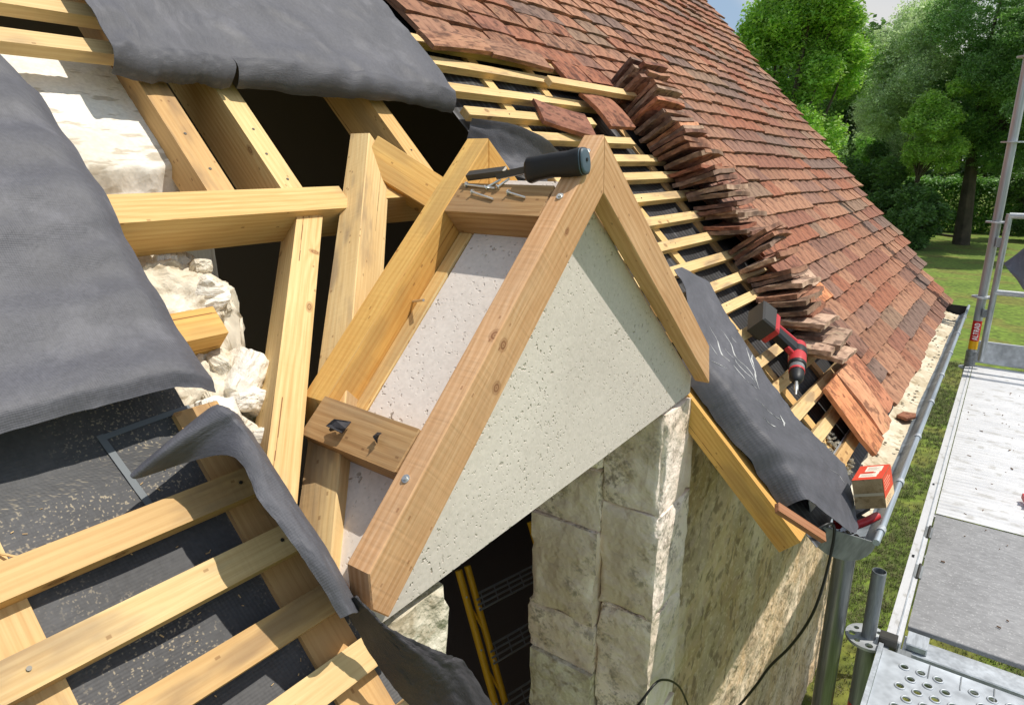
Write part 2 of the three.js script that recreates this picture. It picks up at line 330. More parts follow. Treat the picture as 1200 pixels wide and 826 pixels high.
// ------------------------------------------------------------------ lawn
const RSs = (s, z, h0, h) => { const k = (0.8457 - h) / (0.8457 - h0); return R(0.5 + (s - 0.5) * k, z * k, h); };
const grassMap = tex(1024, 1024, (u, v, c) => {
  const a = fbm(u, v, 8, 8, 5, 600), b = fbm(u, v, 130, 130, 2, 605);
  lerp3(c, hex('#7c9440'), hex('#a3b65a'), a);
  lerp3(c, c.slice(), hex('#a08f5c'), 0.6 * smooth(0.53, 0.68, fbm(u, v, 11, 11, 4, 610)));
  for (let i = 0; i < 3; i++) c[i] *= 0.75 + 0.5 * b;
}, true, 60, 60);
{
  const g = surf(100, 100, (u, v) => { const x = (u - 0.5) * 600, z = (v - 0.5) * 600; return V(x, 0.25 * n3(x / 9, z / 9, 3) * smooth(9, 25, Math.hypot(x, z)), z); });
  g.index.array.reverse(); g.computeVertexNormals();
  structure('lawn', g, std({ map: grassMap, roughness: 1, color: new THREE.Color().setRGB(0.46, 0.50, 0.30), side: THREE.DoubleSide }));
}

// ------------------------------------------------------------------ house: walls and door opening under the dormer
function roughBlock(x0, y0, z0, x1, y1, z1, amp, k = 0, n = 7, us = 0.6) {
  const g = new THREE.BoxGeometry(x1 - x0, y1 - y0, z1 - z0, n, n, n), p = g.attributes.position, uv = g.attributes.uv, nn = g.attributes.normal;
  const hx = (x1 - x0) / 2, hy = (y1 - y0) / 2, hz = (z1 - z0) / 2;
  for (let i = 0; i < p.count; i++) {
    let x = p.getX(i), y = p.getY(i), z = p.getZ(i);
    const ex = Math.abs(x) / hx, ey = Math.abs(y) / hy, ez = Math.abs(z) / hz;
    const edge = [ex, ey, ez].filter((e) => e > 0.97).length;
    const X = x + (x0 + x1) / 2, Y = y + (y0 + y1) / 2, ZZ = z + (z0 + z1) / 2;
    const q = 13, a = n3(X * q + k * 3, Y * q + ZZ * q, 11), b = n3(Y * q + 5 + k, ZZ * q + X * 4, 17), c2 = n3(ZZ * q + k * 7, X * q + Y * q, 23);
    const chip = edge > 1 ? Math.max(0, n3(Y * 14 + k, X * 14 + ZZ * 14, 29)) * amp * 3.2 + amp * 0.1 : 0, s = 1 - chip / Math.min(hx, hy, hz);
    p.setXYZ(i, X + (x * (s - 1)) + a * amp * 1.1, Y + y * (s - 1) * 0.5 + b * amp * 0.3 + EYE, ZZ + z * (s - 1) + c2 * amp * 1.1);
    const w = Math.abs(nn.getX(i)) > 0.5 ? [ZZ, Y] : Math.abs(nn.getY(i)) > 0.5 ? [X, ZZ] : [X, Y];
    uv.setXY(i, w[0] / us + k * 0.37, w[1] / us + k * 0.13);
  }
  g.computeVertexNormals(); return g;
}
{
  const house = thing('stone_house', 'old stone house with rubble wall and bare doorway under the dormer gable', 'house');
  const G = -EYE;
  // far stretch of the front wall, rough lime and rubble
  part(house, 'wall', surf(150, 110, (u, v) => {
    const z = mix(-1.62, -5.86, u), y = mix(G, -0.60, v);
    const a = n3(z * 5, y * 5, 31) * 0.03 + n3(z * 16, y * 16, 37) * 0.02 + n3(z * 45, y * 45, 41) * 0.009;
    return P(-0.715 + a, y, z);
  }, { su: 4.2, sv: 3.4 }), rubble, 'rubble wall patched with earth and lime mortar');
  part(house, 'wall', box(-1.05, G, -5.85, -0.78, -0.62, -1.62), lime);
  part(house, 'wall', box(-1.05, G, -0.42, -0.70, -0.80, 2.4), lime);
  part(house, 'wall', box(-6.0, G, -5.8, -1.05, -0.5, -5.45), lime);
  part(house, 'wall', box(-6.35, G, -5.8, -6.0, -0.62, 2.4), lime);
  part(house, 'wall', box(-6.0, G, 2.1, -1.05, -0.5, 2.4), lime);
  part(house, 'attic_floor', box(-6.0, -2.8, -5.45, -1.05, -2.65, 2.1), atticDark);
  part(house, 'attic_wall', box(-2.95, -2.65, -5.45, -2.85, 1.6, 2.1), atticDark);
  // jambs of the doorway, stone upon stone
  const far = [-0.632, -0.93, -1.262, -1.66, -2.05, -2.65];
  for (let i = 0; i < 5; i++) part(house, 'jamb_stone', roughBlock(-0.822, far[i + 1] + 0.0005, -1.80, -0.648 + 0.003 * (i % 2), far[i] - 0.0005, -1.578 + (i % 2) * 0.004, 0.012, i + 1, 14), jambStone);
  const inn = [-0.72, -0.84, -1.03, -1.35, -1.52, -1.95, -2.65];
  for (let i = 0; i < 6; i++) part(house, 'jamb_stone', roughBlock(-1.05 - 0.02 * (i % 2), inn[i + 1] + 0.0005, -1.80, -0.823, inn[i] - 0.0005, -1.566 + 0.012 * ((i + 1) % 2), 0.012, i + 9, 12), i === 4 ? lime : jambStone);
  const near = [-0.662, -0.95, -1.3, -1.7, -2.2, -2.65];
  for (let i = 0; i < 5; i++) part(house, 'jamb_stone', roughBlock(-1.02, near[i + 1] + 0.004, -0.728 + 0.008 * (i % 2), -0.652, near[i] - 0.004, i ? -0.425 : -0.575, 0.006, i + 20, 12), limeWhite);
  part(house, 'lintel', box(-1.04, -0.82, -1.60, -0.86, -0.66, -0.70), oldWood);
  // raked top of the cross wall that shows between the rafters
  const rag = along([[0.74, -0.50], [0.82, -0.565], [0.87, -0.60], [0.92, -0.632], [0.955, -0.655], [1.0, -0.628], [1.05, -0.622], [1.10, -0.685], [1.15, -0.70], [1.20, -0.66], [1.235, -0.672], [1.27, -0.66], [1.30, -0.65]]);
  part(house, 'wall_top', surf(110, 130, (u, v) => {
    const s = mix(0.70, 1.30, v), zr = rag(s) + 0.02 * n3(s * 40, 3, 51), e = clamp(u / 0.72), z = u < 0.72 ? mix(-0.25, zr, e) : zr - 0.01 * n3(s * 30, u * 9, 8);
    const lump = n3(z * 16, s * 16, 61) * 0.03 + n3(z * 42, s * 42, 66) * 0.028 + n3(z * 95, s * 95, 68) * 0.016 - 0.01;
    const step = 0.05 * smooth(1.2, 1.25, s) + 0.03 * smooth(1.0, 0.9, s);
    const q = R(s, z, -0.10 - step + lump - 0.05 * smooth(0.6, 0.72, u) * (0.5 + n3(s * 25, 1, 3)));
    if (u > 0.72) { const t = (u - 0.72) / 0.28; q.add(V(0.05 * t + 0.05 * n3(s * 30, t * 24, 63), -0.8 * t, 0.05 * n3(s * 22, t * 26, 64) + 0.02 * n3(s * 60, t * 70, 65))); } return q;
  }, { su: 1.6, sv: 1.6 }), chalk, 'broken rubble top of the cross wall');
  part(house, 'wall_top', surf(90, 80, (u, v) => {
    const s = mix(1.345, 1.75, v), zr = -0.715 - 0.045 * smooth(1.6, 1.38, s) + 0.006 * n3(s * 60, 3, 71), e = clamp(u / 0.8), z = u < 0.8 ? mix(-0.25, zr, e) : zr;
    const low = smooth(1.415, 1.375, s + 0.02 * n3(z * 30, s * 10, 73));
    const lump = n3(z * 22, s * 22, 75) * 0.003 + n3(z * 60, s * 60, 77) * 0.003 + n3(z * 130, s * 130, 79) * 0.003;
    const q = R(s, z, -0.095 - low * 0.045 + lump * (1 + 2 * low));
    if (u > 0.8) q.add(V(0.1, -1.5, 0).multiplyScalar((u - 0.8) / 0.2)); return q;
  }, { su: 1.0, sv: 0.9 }), slab, 'whitewashed top of the cross wall between the rafters');
  const stone = (k) => { const g = new THREE.IcosahedronGeometry(1, 5), p = g.attributes.position, uv = g.attributes.uv; for (let i = 0; i < p.count; i++) { const q = V(p.getX(i), p.getY(i), p.getZ(i)), c = Math.max(Math.abs(q.x), Math.abs(q.y), Math.abs(q.z)); q.multiplyScalar(mix(1, 0.86 / c, 0.5)); const r = 1 + 0.22 * n3(q.x * 1.4 + k * 5, q.y * 1.4 + q.z * 1.9, 80 + k) + 0.09 * n3(q.x * 4 + k, q.z * 4 + q.y * 3, 85) + 0.05 * n3(q.y * 11 + q.x * 7, q.z * 11 + k, 88); p.setXYZ(i, q.x * r, q.y * r, q.z * r); uv.setXY(i, q.x * 0.2 + k * 0.3, q.y * 0.2 + q.z * 0.13); } g.computeVertexNormals(); return g; };
  const ST = [0, 1, 2, 3, 4].map(stone), tones = [slab, chalk, chalk, slab];
  for (let i = 0; i < 46; i++) {
    const s = mix(0.76, 1.24, rnd()), zr = rag(s), z = i < 24 ? zr - rr(-0.035, 0.006) : zr + rr(0.02, 0.15), r = rr(0.012, 0.034) * (i % 4 ? 1 : 1.35);
    if (Math.abs(s - 1.045) < 0.05) continue;
    const m = part(house, 'rubble_stone', ST[i % 5], tones[i % 4]); m.position.copy(R(s, z, -0.125 - 0.05 * smooth(1.2, 1.25, s) + rr(-0.012, 0.008) - (i < 24 && i % 2 ? rr(0.03, 0.12) : 0))); m.rotation.set(rr(0, 3), rr(0, 3), rr(0, 3)); m.scale.set(r * rr(0.9, 1.5), r * rr(0.7, 1.0), r * rr(0.9, 1.3));
  }
  settle(house);
}

// ------------------------------------------------------------------ roof timbers
{
  const f = thing('roof_frame', 'open roof frame of softwood rafters and battens around the new dormer', 'roof frame');
  const H = -0.047;
  const rafter = (z, s0, s1, w = 0.06, t = 0.08, h = H, m = spruce) => part(f, 'rafter', bar(R(s0, z, h), R(s1, z, h), w, t, N), m);
  rafter(-0.172, -0.02, 1.75, 0.075, 0.08, H, lath);
  rafter(-0.483, -0.02, 0.90, 0.066, 0.08, H, lathOld);
  rafter(-0.735, 1.27, 4.2, 0.055, 0.07, H, lathOld);
  rafter(-0.892, 1.27, 4.2, 0.052, 0.115, H, spruceB);
  rafter(-1.325, 1.29, 4.2, 0.052, 0.115, H, spruceC);
  part(f, 'rafter', bar(RSs(1.40, -1.85, 0, H), R(4.2, -1.9, H), 0.05, 0.08, N), spruce);
  rafter(-2.29, 0.02, 4.2, 0.05, 0.08, H, spruce); rafter(-2.685, 0.02, 4.2, 0.05, 0.08, H, lathOld);
  for (let z = -3.1; z > -5.6; z -= 0.45) rafter(z, 0.02, 4.2, 0.06, 0.08, H, oldWood);
  part(f, 'rafter', bar(R(0.035, -1.772, -0.06), R(1.32, -1.772, -0.06), 0.055, 0.07, N), golden, 'end rafter beside the dormer with sawn tip');
  // trimmer carrying the cut rafters
  part(f, 'trimmer_beam', bar(RSs(1.251, -0.30, -0.02, -0.03), RSs(1.253, -0.985, -0.02, -0.03), 0.06, 0.09, N), spruce);
  part(f, 'trimmer_beam', bar(RSs(1.268, -1.02, -0.02, -0.03), RSs(1.268, -1.36, -0.02, -0.03), 0.05, 0.09, N), spruce);
  part(f, 'valley_rafter', bar(RSs(1.221, -0.872, -0.02, H), RSs(0.69, -0.489, -0.02, H), 0.052, 0.085, N), spruceB);
  part(f, 'purlin_stub', bar(R(1.045, -0.38, -0.065), R(1.045, -0.606, -0.065), 0.055, 0.06, N), golden, 'yellow purlin end bedded in the rubble');
  // battens: top edge s, from z0 to z1
  const shades = [lath, lathPale, lathPale, lathTan];
  const batten = (s, z0, z1, m = shades[Math.floor(rnd() * 4)], h = -0.02, w = 0.04) => part(f, 'batten', bar(R(s - w / 2, z0, h + rr(-0.002, 0.002)), R(s - w / 2 + rr(-0.003, 0.003), z1, h + rr(-0.002, 0.002)), w, 0.026, N), m);
  batten(0.779, 0.4, -0.505, lathTan, -0.02, 0.041); batten(0.683, 0.4, -0.52, lath, -0.02, 0.042); batten(0.586, 0.4, -0.53, lathTan, -0.02, 0.041); batten(0.499, 0.4, -0.535, lath, -0.02, 0.042); batten(0.40, 0.4, -0.535); batten(0.30, 0.4, -0.53);
  batten(1.655, 0.4, -0.85, lath, -0.02, 0.036); batten(1.755, 0.4, -0.85, lath, -0.02, 0.036); batten(1.85, 0.4, -0.85);
  for (const [s, a, b] of [[1.89, -1.62, -2.75], [1.792, -1.635, -2.75], [1.677, -1.645, -2.66], [1.580, -1.650, -2.415], [1.487, -1.665, -2.62], [1.393, -1.735, -2.80]]) batten(s, a, b, lathPale, -0.02, 0.036);
  for (const s of [1.30, 1.199, 1.093, 0.988, 0.889, 0.79, 0.702, 0.594, 0.49, 0.392]) batten(s, -1.83, -2.98 + rr(-0.1, 0.02), rnd() < 0.7 ? lathPale : lath, -0.02, 0.036);
  batten(0.297, -2.10, -3.05, lath, -0.016, 0.042); batten(0.20, -2.08, -2.62, lath, -0.02, 0.04); batten(0.10, -2.08, -2.9, lathOld);
  for (const [s, z] of [[0.759, -0.165], [0.662, -0.18], [0.565, -0.17], [0.759, -0.47], [0.662, -0.48], [0.565, -0.475], [0.478, -0.48], [1.28, -2.29], [1.18, -2.30], [0.97, -2.28], [0.87, -2.70], [0.77, -2.69], [0.69, -2.29], [0.575, -2.30], [0.275, -2.69], [1.56, -1.86], [1.47, -2.29]]) part(f, 'nail_head', rod(R(s, z, -0.0205), R(s, z, -0.0193), 0.0026, 10), darkSteel);
  for (const [s, z] of [[1.45, -0.735], [1.36, -0.74], [1.47, -0.893], [1.40, -0.885], [1.33, -0.895], [1.42, -1.325]]) part(f, 'nail_head', rod(R(s, z, -0.0475), R(s, z, -0.0460), 0.003, 10), darkSteel);
  // eave piece under the felt, reddish
  part(f, 'eave_strip', bar(P(-0.365, -0.842, -1.665), P(-0.262, -0.945, -1.77), 0.026, 0.015, V(0.5, 0.8, 0.3)), larchDark);
  settle(f);
}

// ------------------------------------------------------------------ the dormer: trusses, gable stone, purlins
const AP = [0.045, -1.104];
{
  const d = thing('dormer', 'gabled timber dormer with cream stone gable and pinkish front rafters', 'dormer');
  const yz = (x, pts) => pts.map(([y, z]) => P(x, y, z));
  const NL = V(0, 0.724, 0.69), NR = V(0, 0.771, -0.637), DL = V(0, -0.69, 0.724), DR = V(0, -0.637, -0.771);
  const block = prism(yz(-0.65, [[-0.036, -1.104], [-0.575, -0.535], [-0.652, -0.535], [-0.652, -0.60], [-0.622, -1.745], [-0.566, -1.745]]), V(-0.17, 0, 0), { b: 0.004, g: V(0, 0, 1), us: 1.0, vs: 1.0 });
  part(d, 'gable_stone', block, castStone, 'smooth cream gable stone full of small pits');
  const fl = part(d, 'front_rafter', prism(yz(-0.60, [[0.045, -1.102], [-0.514, -0.515], [-0.569, -0.517], [-0.598, -0.546], [-0.054, -1.106]]), V(-0.043, 0, 0), { g: DL, b: 0.002 }), larch, 'pinkish front rafter with a plumb cut foot');
  const fr = part(d, 'front_rafter', prism(yz(-0.601, [[0.045, -1.1025], [-0.054, -1.1065], [-0.582, -1.751], [-0.470, -1.726]]), V(-0.042, 0, 0), { g: DR, b: 0.002 }), larch, 'front rafter on the tile side');
  const screw = (r, y, z, x, n) => part(r, 'screw', flat([rod(P(x, y, z).addScaledVector(n, -0.002), P(x, y, z).addScaledVector(n, 0.002), 0.0065), rod(P(x, y, z), P(x, y, z).addScaledVector(n, 0.005), 0.0035, 6)]), steelNail);
  screw(fl, -0.4235, -0.6105, -0.622, NL); screw(fl, -0.057, -0.995, -0.622, NL); screw(fl, 0.016, -1.074, -0.618, NL); screw(fr, -0.02, -1.182, -0.62, NR);
  // second truss
  const sl = part(d, 'truss_rafter', prism(yz(-0.855, [[0.043, -1.100], [-0.376, -0.664], [-0.47, -0.664], [-0.06, -1.100]]), V(-0.055, 0, 0), { g: DL }), golden, 'yellow second rafter pair');
  part(d, 'truss_rafter', prism(yz(-0.855, [[0.043, -1.1005], [-0.06, -1.1005], [-0.45, -1.575], [-0.345, -1.575]]), V(-0.055, 0, 0), { g: DR }), golden);
  part(sl, 'nail', rod(P(-0.856, -0.245, -0.875), P(-0.815, -0.235, -0.86), 0.0025, 8), steelNail);
  // low batten between stone and truss
  part(d, 'packing_batten', prism(yz(-0.822, [[-0.045, -1.095], [-0.43, -0.69], [-0.49, -0.69], [-0.12, -1.095]]), V(-0.031, 0, 0), { g: DL }), spruce);
  part(d, 'packing_batten', prism(yz(-0.822, [[-0.045, -1.1055], [-0.12, -1.1055], [-0.50, -1.57], [-0.42, -1.57]]), V(-0.031, 0, 0), { g: DR }), spruce);
  // short purlins from truss to truss
  const lowP = part(d, 'purlin', bar(P(-0.645, -0.3965, -0.638), P(-0.862, -0.3925, -0.643), 0.071, 0.06, NL), dull, 'weathered lower purlin with black felt scraps');
  part(d, 'purlin', bar(P(-0.644, -0.064, -0.988), P(-0.8545, -0.064, -0.988), 0.070, 0.068, NL), dull, 'upper purlin just below the ridge');
  part(d, 'purlin', bar(P(-0.646, -0.10, -1.29), P(-0.8545, -0.10, -1.29), 0.068, 0.06, NR), dull);
  const scrap = (x, y, z, r) => { const t = []; for (let i = 0; i < 5; i++) { const a = i * 1.26 + rr(-0.3, 0.3), q = P(x, y, z).addScaledVector(V(1, 0, 0), Math.cos(a) * r * rr(0.4, 1.2)).addScaledVector(DL, Math.sin(a) * r * rr(0.5, 1.1)).addScaledVector(NL, rr(0.002, 0.02)); t.push(q); } part(lowP, 'felt_scrap', prism(t, NL.clone().multiplyScalar(0.003), { b: 0.0004 }), feltDark); };
  scrap(-0.775, -0.397, -0.637, 0.02); scrap(-0.70, -0.395, -0.64, 0.009); scrap(-0.79, -0.40, -0.634, 0.012);
  // valley rafters resting on the roof slope
  part(d, 'valley_rafter', prism([P(-1.290, 0.062, -1.132), P(-1.224, 0.062, -1.130), P(-0.692, -0.557, -0.524), P(-0.785, -0.549, -0.533)], NL.clone().multiplyScalar(-0.09), { g: V(0.5, -0.56, 0.58) }), lathPale);
  part(d, 'valley_rafter', prism([P(-1.235, 0.032, -1.168), P(-1.205, 0.056, -1.139), P(-0.862, -0.273, -1.538), P(-0.928, -0.273, -1.538)], NR.clone().multiplyScalar(-0.09), { g: V(0.5, -0.46, -0.557) }), golden);
  settle(d);
}

// ------------------------------------------------------------------ underlay felt
const wr = (s, z, k) => { const a = n3(s * 3.2 + z * 1.5, z * 2.6, k), b = n3(s * 7, z * 5 + s * 3, k + 5); return 0.007 * n3(s * 4, z * 4, k + 2) + 0.013 * (0.12 - Math.min(0.12, Math.abs(a))) / 0.12 * 0.6 + 0.006 * (0.1 - Math.min(0.1, Math.abs(b))) / 0.1; };
{
  const bot = along([[-0.6, 0.884], [-0.49, 0.888], [-0.44, 0.905], [-0.36, 0.907], [-0.24, 0.908], [0.1, 0.90], [0.5, 0.90]]);
  single('underlay_sheet', surf(90, 90, (u, v) => {
    let z = mix(0.45, -0.492, u); const top = 1.565 - 0.09 * smooth(-0.44, -0.5, z);
    const s = mix(bot(z), top, v) + 0.006 * n3(z * 30, 2, 9) * (1 - v);
    const fold = 0.015 * smooth(1.150, 1.195, s + 0.1 * (z + 0.3) + 0.02 * n3(z * 6, 4, 3)) * smooth(1.50, 1.22, s);
    const edge = 0.018 * smooth(0.12, 0.0, v) - 0.014 * smooth(0.03, 0, v) - 0.012 * smooth(0.975, 1, u);
    const over = 0.003 * Math.cos((s - 0.76) / 0.0985 * Math.PI * 2);
    return R(s, z, 0.012 + fold + edge + over + wr(s, z, 81) * 0.4);
  }, { thick: 0.0014, su: 2.2, sv: 1.6 }), felt, 'large grey felt sheet spread over the battens nearest the camera', 'roofing felt');

  const tear = (s) => -0.878 - 0.02 * smooth(1.66, 1.5, s) + 0.006 * Math.sin(s * 90), gapw = (v) => 0.016 * smooth(0.70, 1, v);
  const path = (v, z) => {
    const roll = 0.040 + 0.012 * n3(z * 8, 3, 91);
    if (v < 0.7) return [mix(2.45, 1.605, v / 0.7), 0.022];
    const a = (v - 0.7) / 0.3 * 1.75; return [1.605 - roll * Math.sin(a), 0.022 - roll * (1 - Math.cos(a))];
  };
  const piece = (z0, z1) => surf(60, 70, (u, v) => {
    const [s0, h] = path(v, mix(-0.64, -1.6, u)); const z = mix(z0(s0, v), z1(s0, v), u), sag = 0.022 * Math.sin(clamp((v - 0.55) / 0.45) * Math.PI) * n3(z * 7, 5, 95);
    return R(s0 + 0.012 * smooth(0.8, 1, v) * n3(z * 9, 1, 97), z, h + wr(s0, z, 99) + sag - 0.02 * smooth(-1.5, -1.62, z) * smooth(1.9, 1.6, s0));
  }, { thick: 0.0014, su: 1.4, sv: 2 });
  const right = along([[1.5, -1.575], [1.58, -1.60], [1.68, -1.612], [1.95, -1.54], [2.5, -1.45]]);
  single('underlay_sheet', flat([piece(() => -0.645, (s, v) => tear(s) + gapw(v) / 2), piece((s, v) => tear(s) - gapw(v) / 2, (s) => right(s))]), felt, 'rolled grey felt with a torn slit hanging above the open rafters', 'roofing felt');

  const low = thing('underlay_sheet', 'speckled dark felt under the nearest battens, dusted with wood chips', 'roofing felt');
  part(low, 'sheet', surf(60, 70, (u, v) => { const s = mix(-0.03, 1.02, v), z = mix(0.45, -0.54 + 0.065 * smooth(0.84, 0.87, s), u); return R(s, z, -0.058 - 0.006 * Math.sin(clamp((-z - 0.2) / 0.26) * Math.PI) + wr(s, z, 121) * 0.35); }, { thick: 0.0014, su: 1.3, sv: 1.4 }), feltSpeck);
  const tape = std({ color: new THREE.Color().setRGB(0.13, 0.15, 0.165), roughness: 0.6, side: THREE.DoubleSide });
  const strip = (a, b, w) => { const A = R(a[0], a[1], 0), B = R(b[0], b[1], 0), d = B.clone().sub(A).normalize().cross(N).multiplyScalar(w / 2); return surf(30, 1, (u, v) => { const s = mix(a[0], b[0], u), z = mix(a[1], b[1], u); return R(s, z, -0.0565 - 0.006 * Math.sin(clamp((-z - 0.2) / 0.26) * Math.PI) + wr(s, z, 121) * 0.35).addScaledVector(d, v * 2 - 1); }, { thick: 0.0006 }); };
  part(low, 'marking_tape', strip([0.900, -0.355], [0.905, -0.48], 0.008), tape); part(low, 'marking_tape', strip([0.905, -0.357], [0.775, -0.372], 0.009), tape);
  const chips = []; for (let i = 0; i < 90; i++) { const s = rr(0.3, 0.86), z = rr(-0.46, 0.0), L = rr(0.002, 0.006), a = rr(0, 7); const A = R(s, z, -0.0565 - 0.006 * Math.sin(clamp((-z - 0.2) / 0.26) * Math.PI) + wr(s, z, 121) * 0.35); chips.push(bar(A, A.clone().addScaledVector(U, L * Math.cos(a)).addScaledVector(Z1, L * Math.sin(a)), rr(0.0006, 0.0014), 0.0008, N, { b: 0.0001 })); }
  part(low, 'wood_chips', mergeGeometries(chips), lath).userData.kind = 'stuff';
  for (const [s0, z0, s1, z1] of [[0.80, -0.20, 0.772, -0.222], [0.80, -0.165, 0.797, -0.20]]) part(low, 'wood_splinter', bar(R(s0, z0, -0.045), R(s1, z1, -0.03), 0.0022, 0.002, N, { b: 0.0003 }), lath);
  settle(low);

  // felt edge turned up along the dormer
  const rs = (s, z, h) => RSs(s, z, 0.03, h);
  const O = curve([R(0.861, -0.475, 0.025), R(0.841, -0.441, 0.070), R(0.825, -0.439, 0.098), R(0.804, -0.443, 0.100), R(0.770, -0.446, 0.100), R(0.693, -0.449, 0.098), R(0.606, -0.457, 0.094), R(0.524, -0.468, 0.070)]);
  const I = curve([R(0.858, -0.468, 0.022), R(0.835, -0.400, 0.020), R(0.807, -0.337, 0.012), R(0.795, -0.395, 0.030), R(0.758, -0.420, 0.088), R(0.688, -0.417, 0.093), R(0.606, -0.429, 0.093), R(0.529, -0.443, 0.072)]);
  const curl = surf(26, 110, (u, v) => {
    const a = I(v), b = O(v), t = Math.min(1, u / 0.62), q = a.lerp(b, t).addScaledVector(N, 0.005 * Math.sin(t * Math.PI * 1.3) + 0.005 * n3(v * 16, t * 2, 131) + 0.002 * n3(v * 45, t * 4, 133)).addScaledVector(Z1, 0.004 * n3(v * 26, 2, 135) * (1 - t));
    if (u > 0.62) { const d = (u - 0.62) / 0.38, h = clamp(v * 6); q.addScaledVector(N, -0.15 * d * h).addScaledVector(Z1, -0.085 * Math.pow(d, 0.8) * h); }
    return q;
  }, { thick: 0.0012, su: 0.4, sv: 1.0 });
  const top2 = curve([rs(0.540, -0.492, 0.055), rs(0.515, -0.502, 0.06), rs(0.492, -0.512, 0.062), rs(0.455, -0.538, 0.06), rs(0.418, -0.566, 0.055), rs(0.392, -0.588, 0.05), rs(0.330, -0.590, 0.03), rs(0.26, -0.60, 0.0)]);
  const bot2 = curve([rs(0.545, -0.482, 0.05), rs(0.52, -0.480, 0.03), rs(0.485, -0.479, 0.01), rs(0.43, -0.482, 0.0), rs(0.396, -0.489, -0.01), rs(0.36, -0.494, -0.02), rs(0.32, -0.50, -0.02), rs(0.25, -0.51, -0.03)]);
  const drape = surf(30, 70, (u, v) => bot2(v).lerp(top2(v), u).addScaledVector(N, 0.02 * Math.sin(u * Math.PI) + 0.012 * n3(v * 9 + u * 3, u * 6, 141) + 0.004 * n3(v * 40, u * 14, 145)).addScaledVector(Z1, 0.004 * n3(v * 50, 7, 147) * u), { thick: 0.0014, su: 0.6, sv: 1 });
  const strip2 = thing('underlay_strip', 'narrow felt strip curling up beside the dormer foot with a pointed flap', 'roofing felt');
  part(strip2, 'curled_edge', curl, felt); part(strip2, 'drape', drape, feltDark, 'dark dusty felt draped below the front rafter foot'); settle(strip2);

  // felt over the joint between dormer and tiles
  const eL = along([[0, -2.04], [0.10, -2.02], [0.37, -1.768], [0.6, -1.766], [0.86, -1.768], [1, -1.775]]), eR = along([[0, -2.10], [0.085, -2.215], [0.2, -2.16], [0.42, -2.095], [0.66, -2.065], [0.86, -2.13], [0.88, -2.10], [1, -1.955]]);
  const rf = (u, v) => { const s = mix(0.86, mix(0.125, -0.05, smooth(0, 0.8, u)), v), z = mix(eL(v), eR(v), u); return R(s, z, 0.012 - 0.066 * Math.pow(1 - clamp(u / 0.16), 2) * smooth(0.25, 0.4, v) + wr(s, z, 151) * 0.7 + 0.012 * n3(z * 6, s * 2, 155) * smooth(0.5, 1, v) - 0.012 * smooth(0.9, 1, v) + 0.012 * smooth(0.86, 0.8, v) * smooth(0.7, 0.8, v) * (1 - u)); };
  const side = thing('underlay_sheet', 'dark felt with white adhesive streaks between dormer and gutter', 'roofing felt');
  part(side, 'sheet', surf(50, 90, rf, { thick: 0.0016, su: 0.31, sv: 0.62 }), felt);
  const white = std({ color: new THREE.Color().setRGB(0.50, 0.50, 0.49), roughness: 0.7 });
  const marks = [[[0.40, 0.26], [0.46, 0.31], [0.42, 0.36], [0.5, 0.42], [0.52, 0.47], [0.60, 0.50]], [[0.62, 0.27], [0.66, 0.33], [0.62, 0.37], [0.72, 0.42], [0.68, 0.47]], [[0.95, 0.36], [0.86, 0.40], [0.80, 0.44], [0.72, 0.46], [0.66, 0.50]], [[0.98, 0.39], [0.90, 0.40], [0.84, 0.43]], [[0.52, 0.34], [0.58, 0.38], [0.62, 0.43], [0.64, 0.48]], [[0.2, 0.40], [0.3, 0.42], [0.34, 0.44]], [[0.45, 0.55], [0.52, 0.58], [0.6, 0.61], [0.66, 0.62]], [[0.62, 0.645], [0.67, 0.63], [0.70, 0.60]], [[0.35, 0.64], [0.42, 0.66], [0.47, 0.66]], [[0.72, 0.83], [0.78, 0.86], [0.84, 0.89]], [[0.75, 0.30], [0.8, 0.33]], [[0.3, 0.33], [0.36, 0.37]]];
  for (const m of marks) part(side, 'adhesive_streak', surf(14, 2, (t, w) => {
    const k = t * (m.length - 1), i = Math.min(m.length - 2, Math.floor(k)), q = [0, 1].map((j) => mix(m[i][j], m[i + 1][j], k - i)), wd = 0.010 * Math.sin(Math.PI * clamp(t, 0.06, 0.94)) * (0.5 + hs(Math.floor(t * 14), m.length, 3));
    return rf(clamp(q[0] + (w - 0.5) * wd * 1.6), q[1] + (w - 0.5) * wd * 0.6).addScaledVector(N, 0.0022);
  }, { thick: 0.001 }), white.clone());
  settle(side);

  single('torn_felt', surf(20, 24, (u, v) => {
    const a = curve([R(1.50, -1.60, -0.02), R(1.44, -1.67, 0.02), R(1.385, -1.76, 0.03), R(1.335, -1.88, 0.0)])(v), b = curve([R(1.45, -1.585, -0.05), R(1.36, -1.62, -0.04), R(1.30, -1.68, -0.03), R(1.27, -1.76, -0.03)])(v);
    return a.lerp(b, u).addScaledVector(N, 0.02 * Math.sin(u * 7 + v * 2) * 0.5 + 0.008 * n3(u * 6, v * 9, 161) + 0.02 * smooth(0.15, 0, u));
  }, { thick: 0.0014 }), felt, 'torn black felt flap sticking up behind the second truss', 'roofing felt');

  single('underlay_membrane', surf(80, 60, (u, v) => { const s = mix(-0.01, 4.2, v), z = mix(mix(-1.80, -1.66, smooth(1.2, 1.35, s)), -5.75, u); return R(s, z, -0.056 - 0.012 * Math.abs(Math.sin((z + 1.86) / 0.42 * Math.PI)) + wr(s, z, 171) * 0.3); }, { thick: 0.0014, su: 6, sv: 8 }), feltGrid, 'black glinting membrane under the battens on the tiled side', 'roofing felt');
}

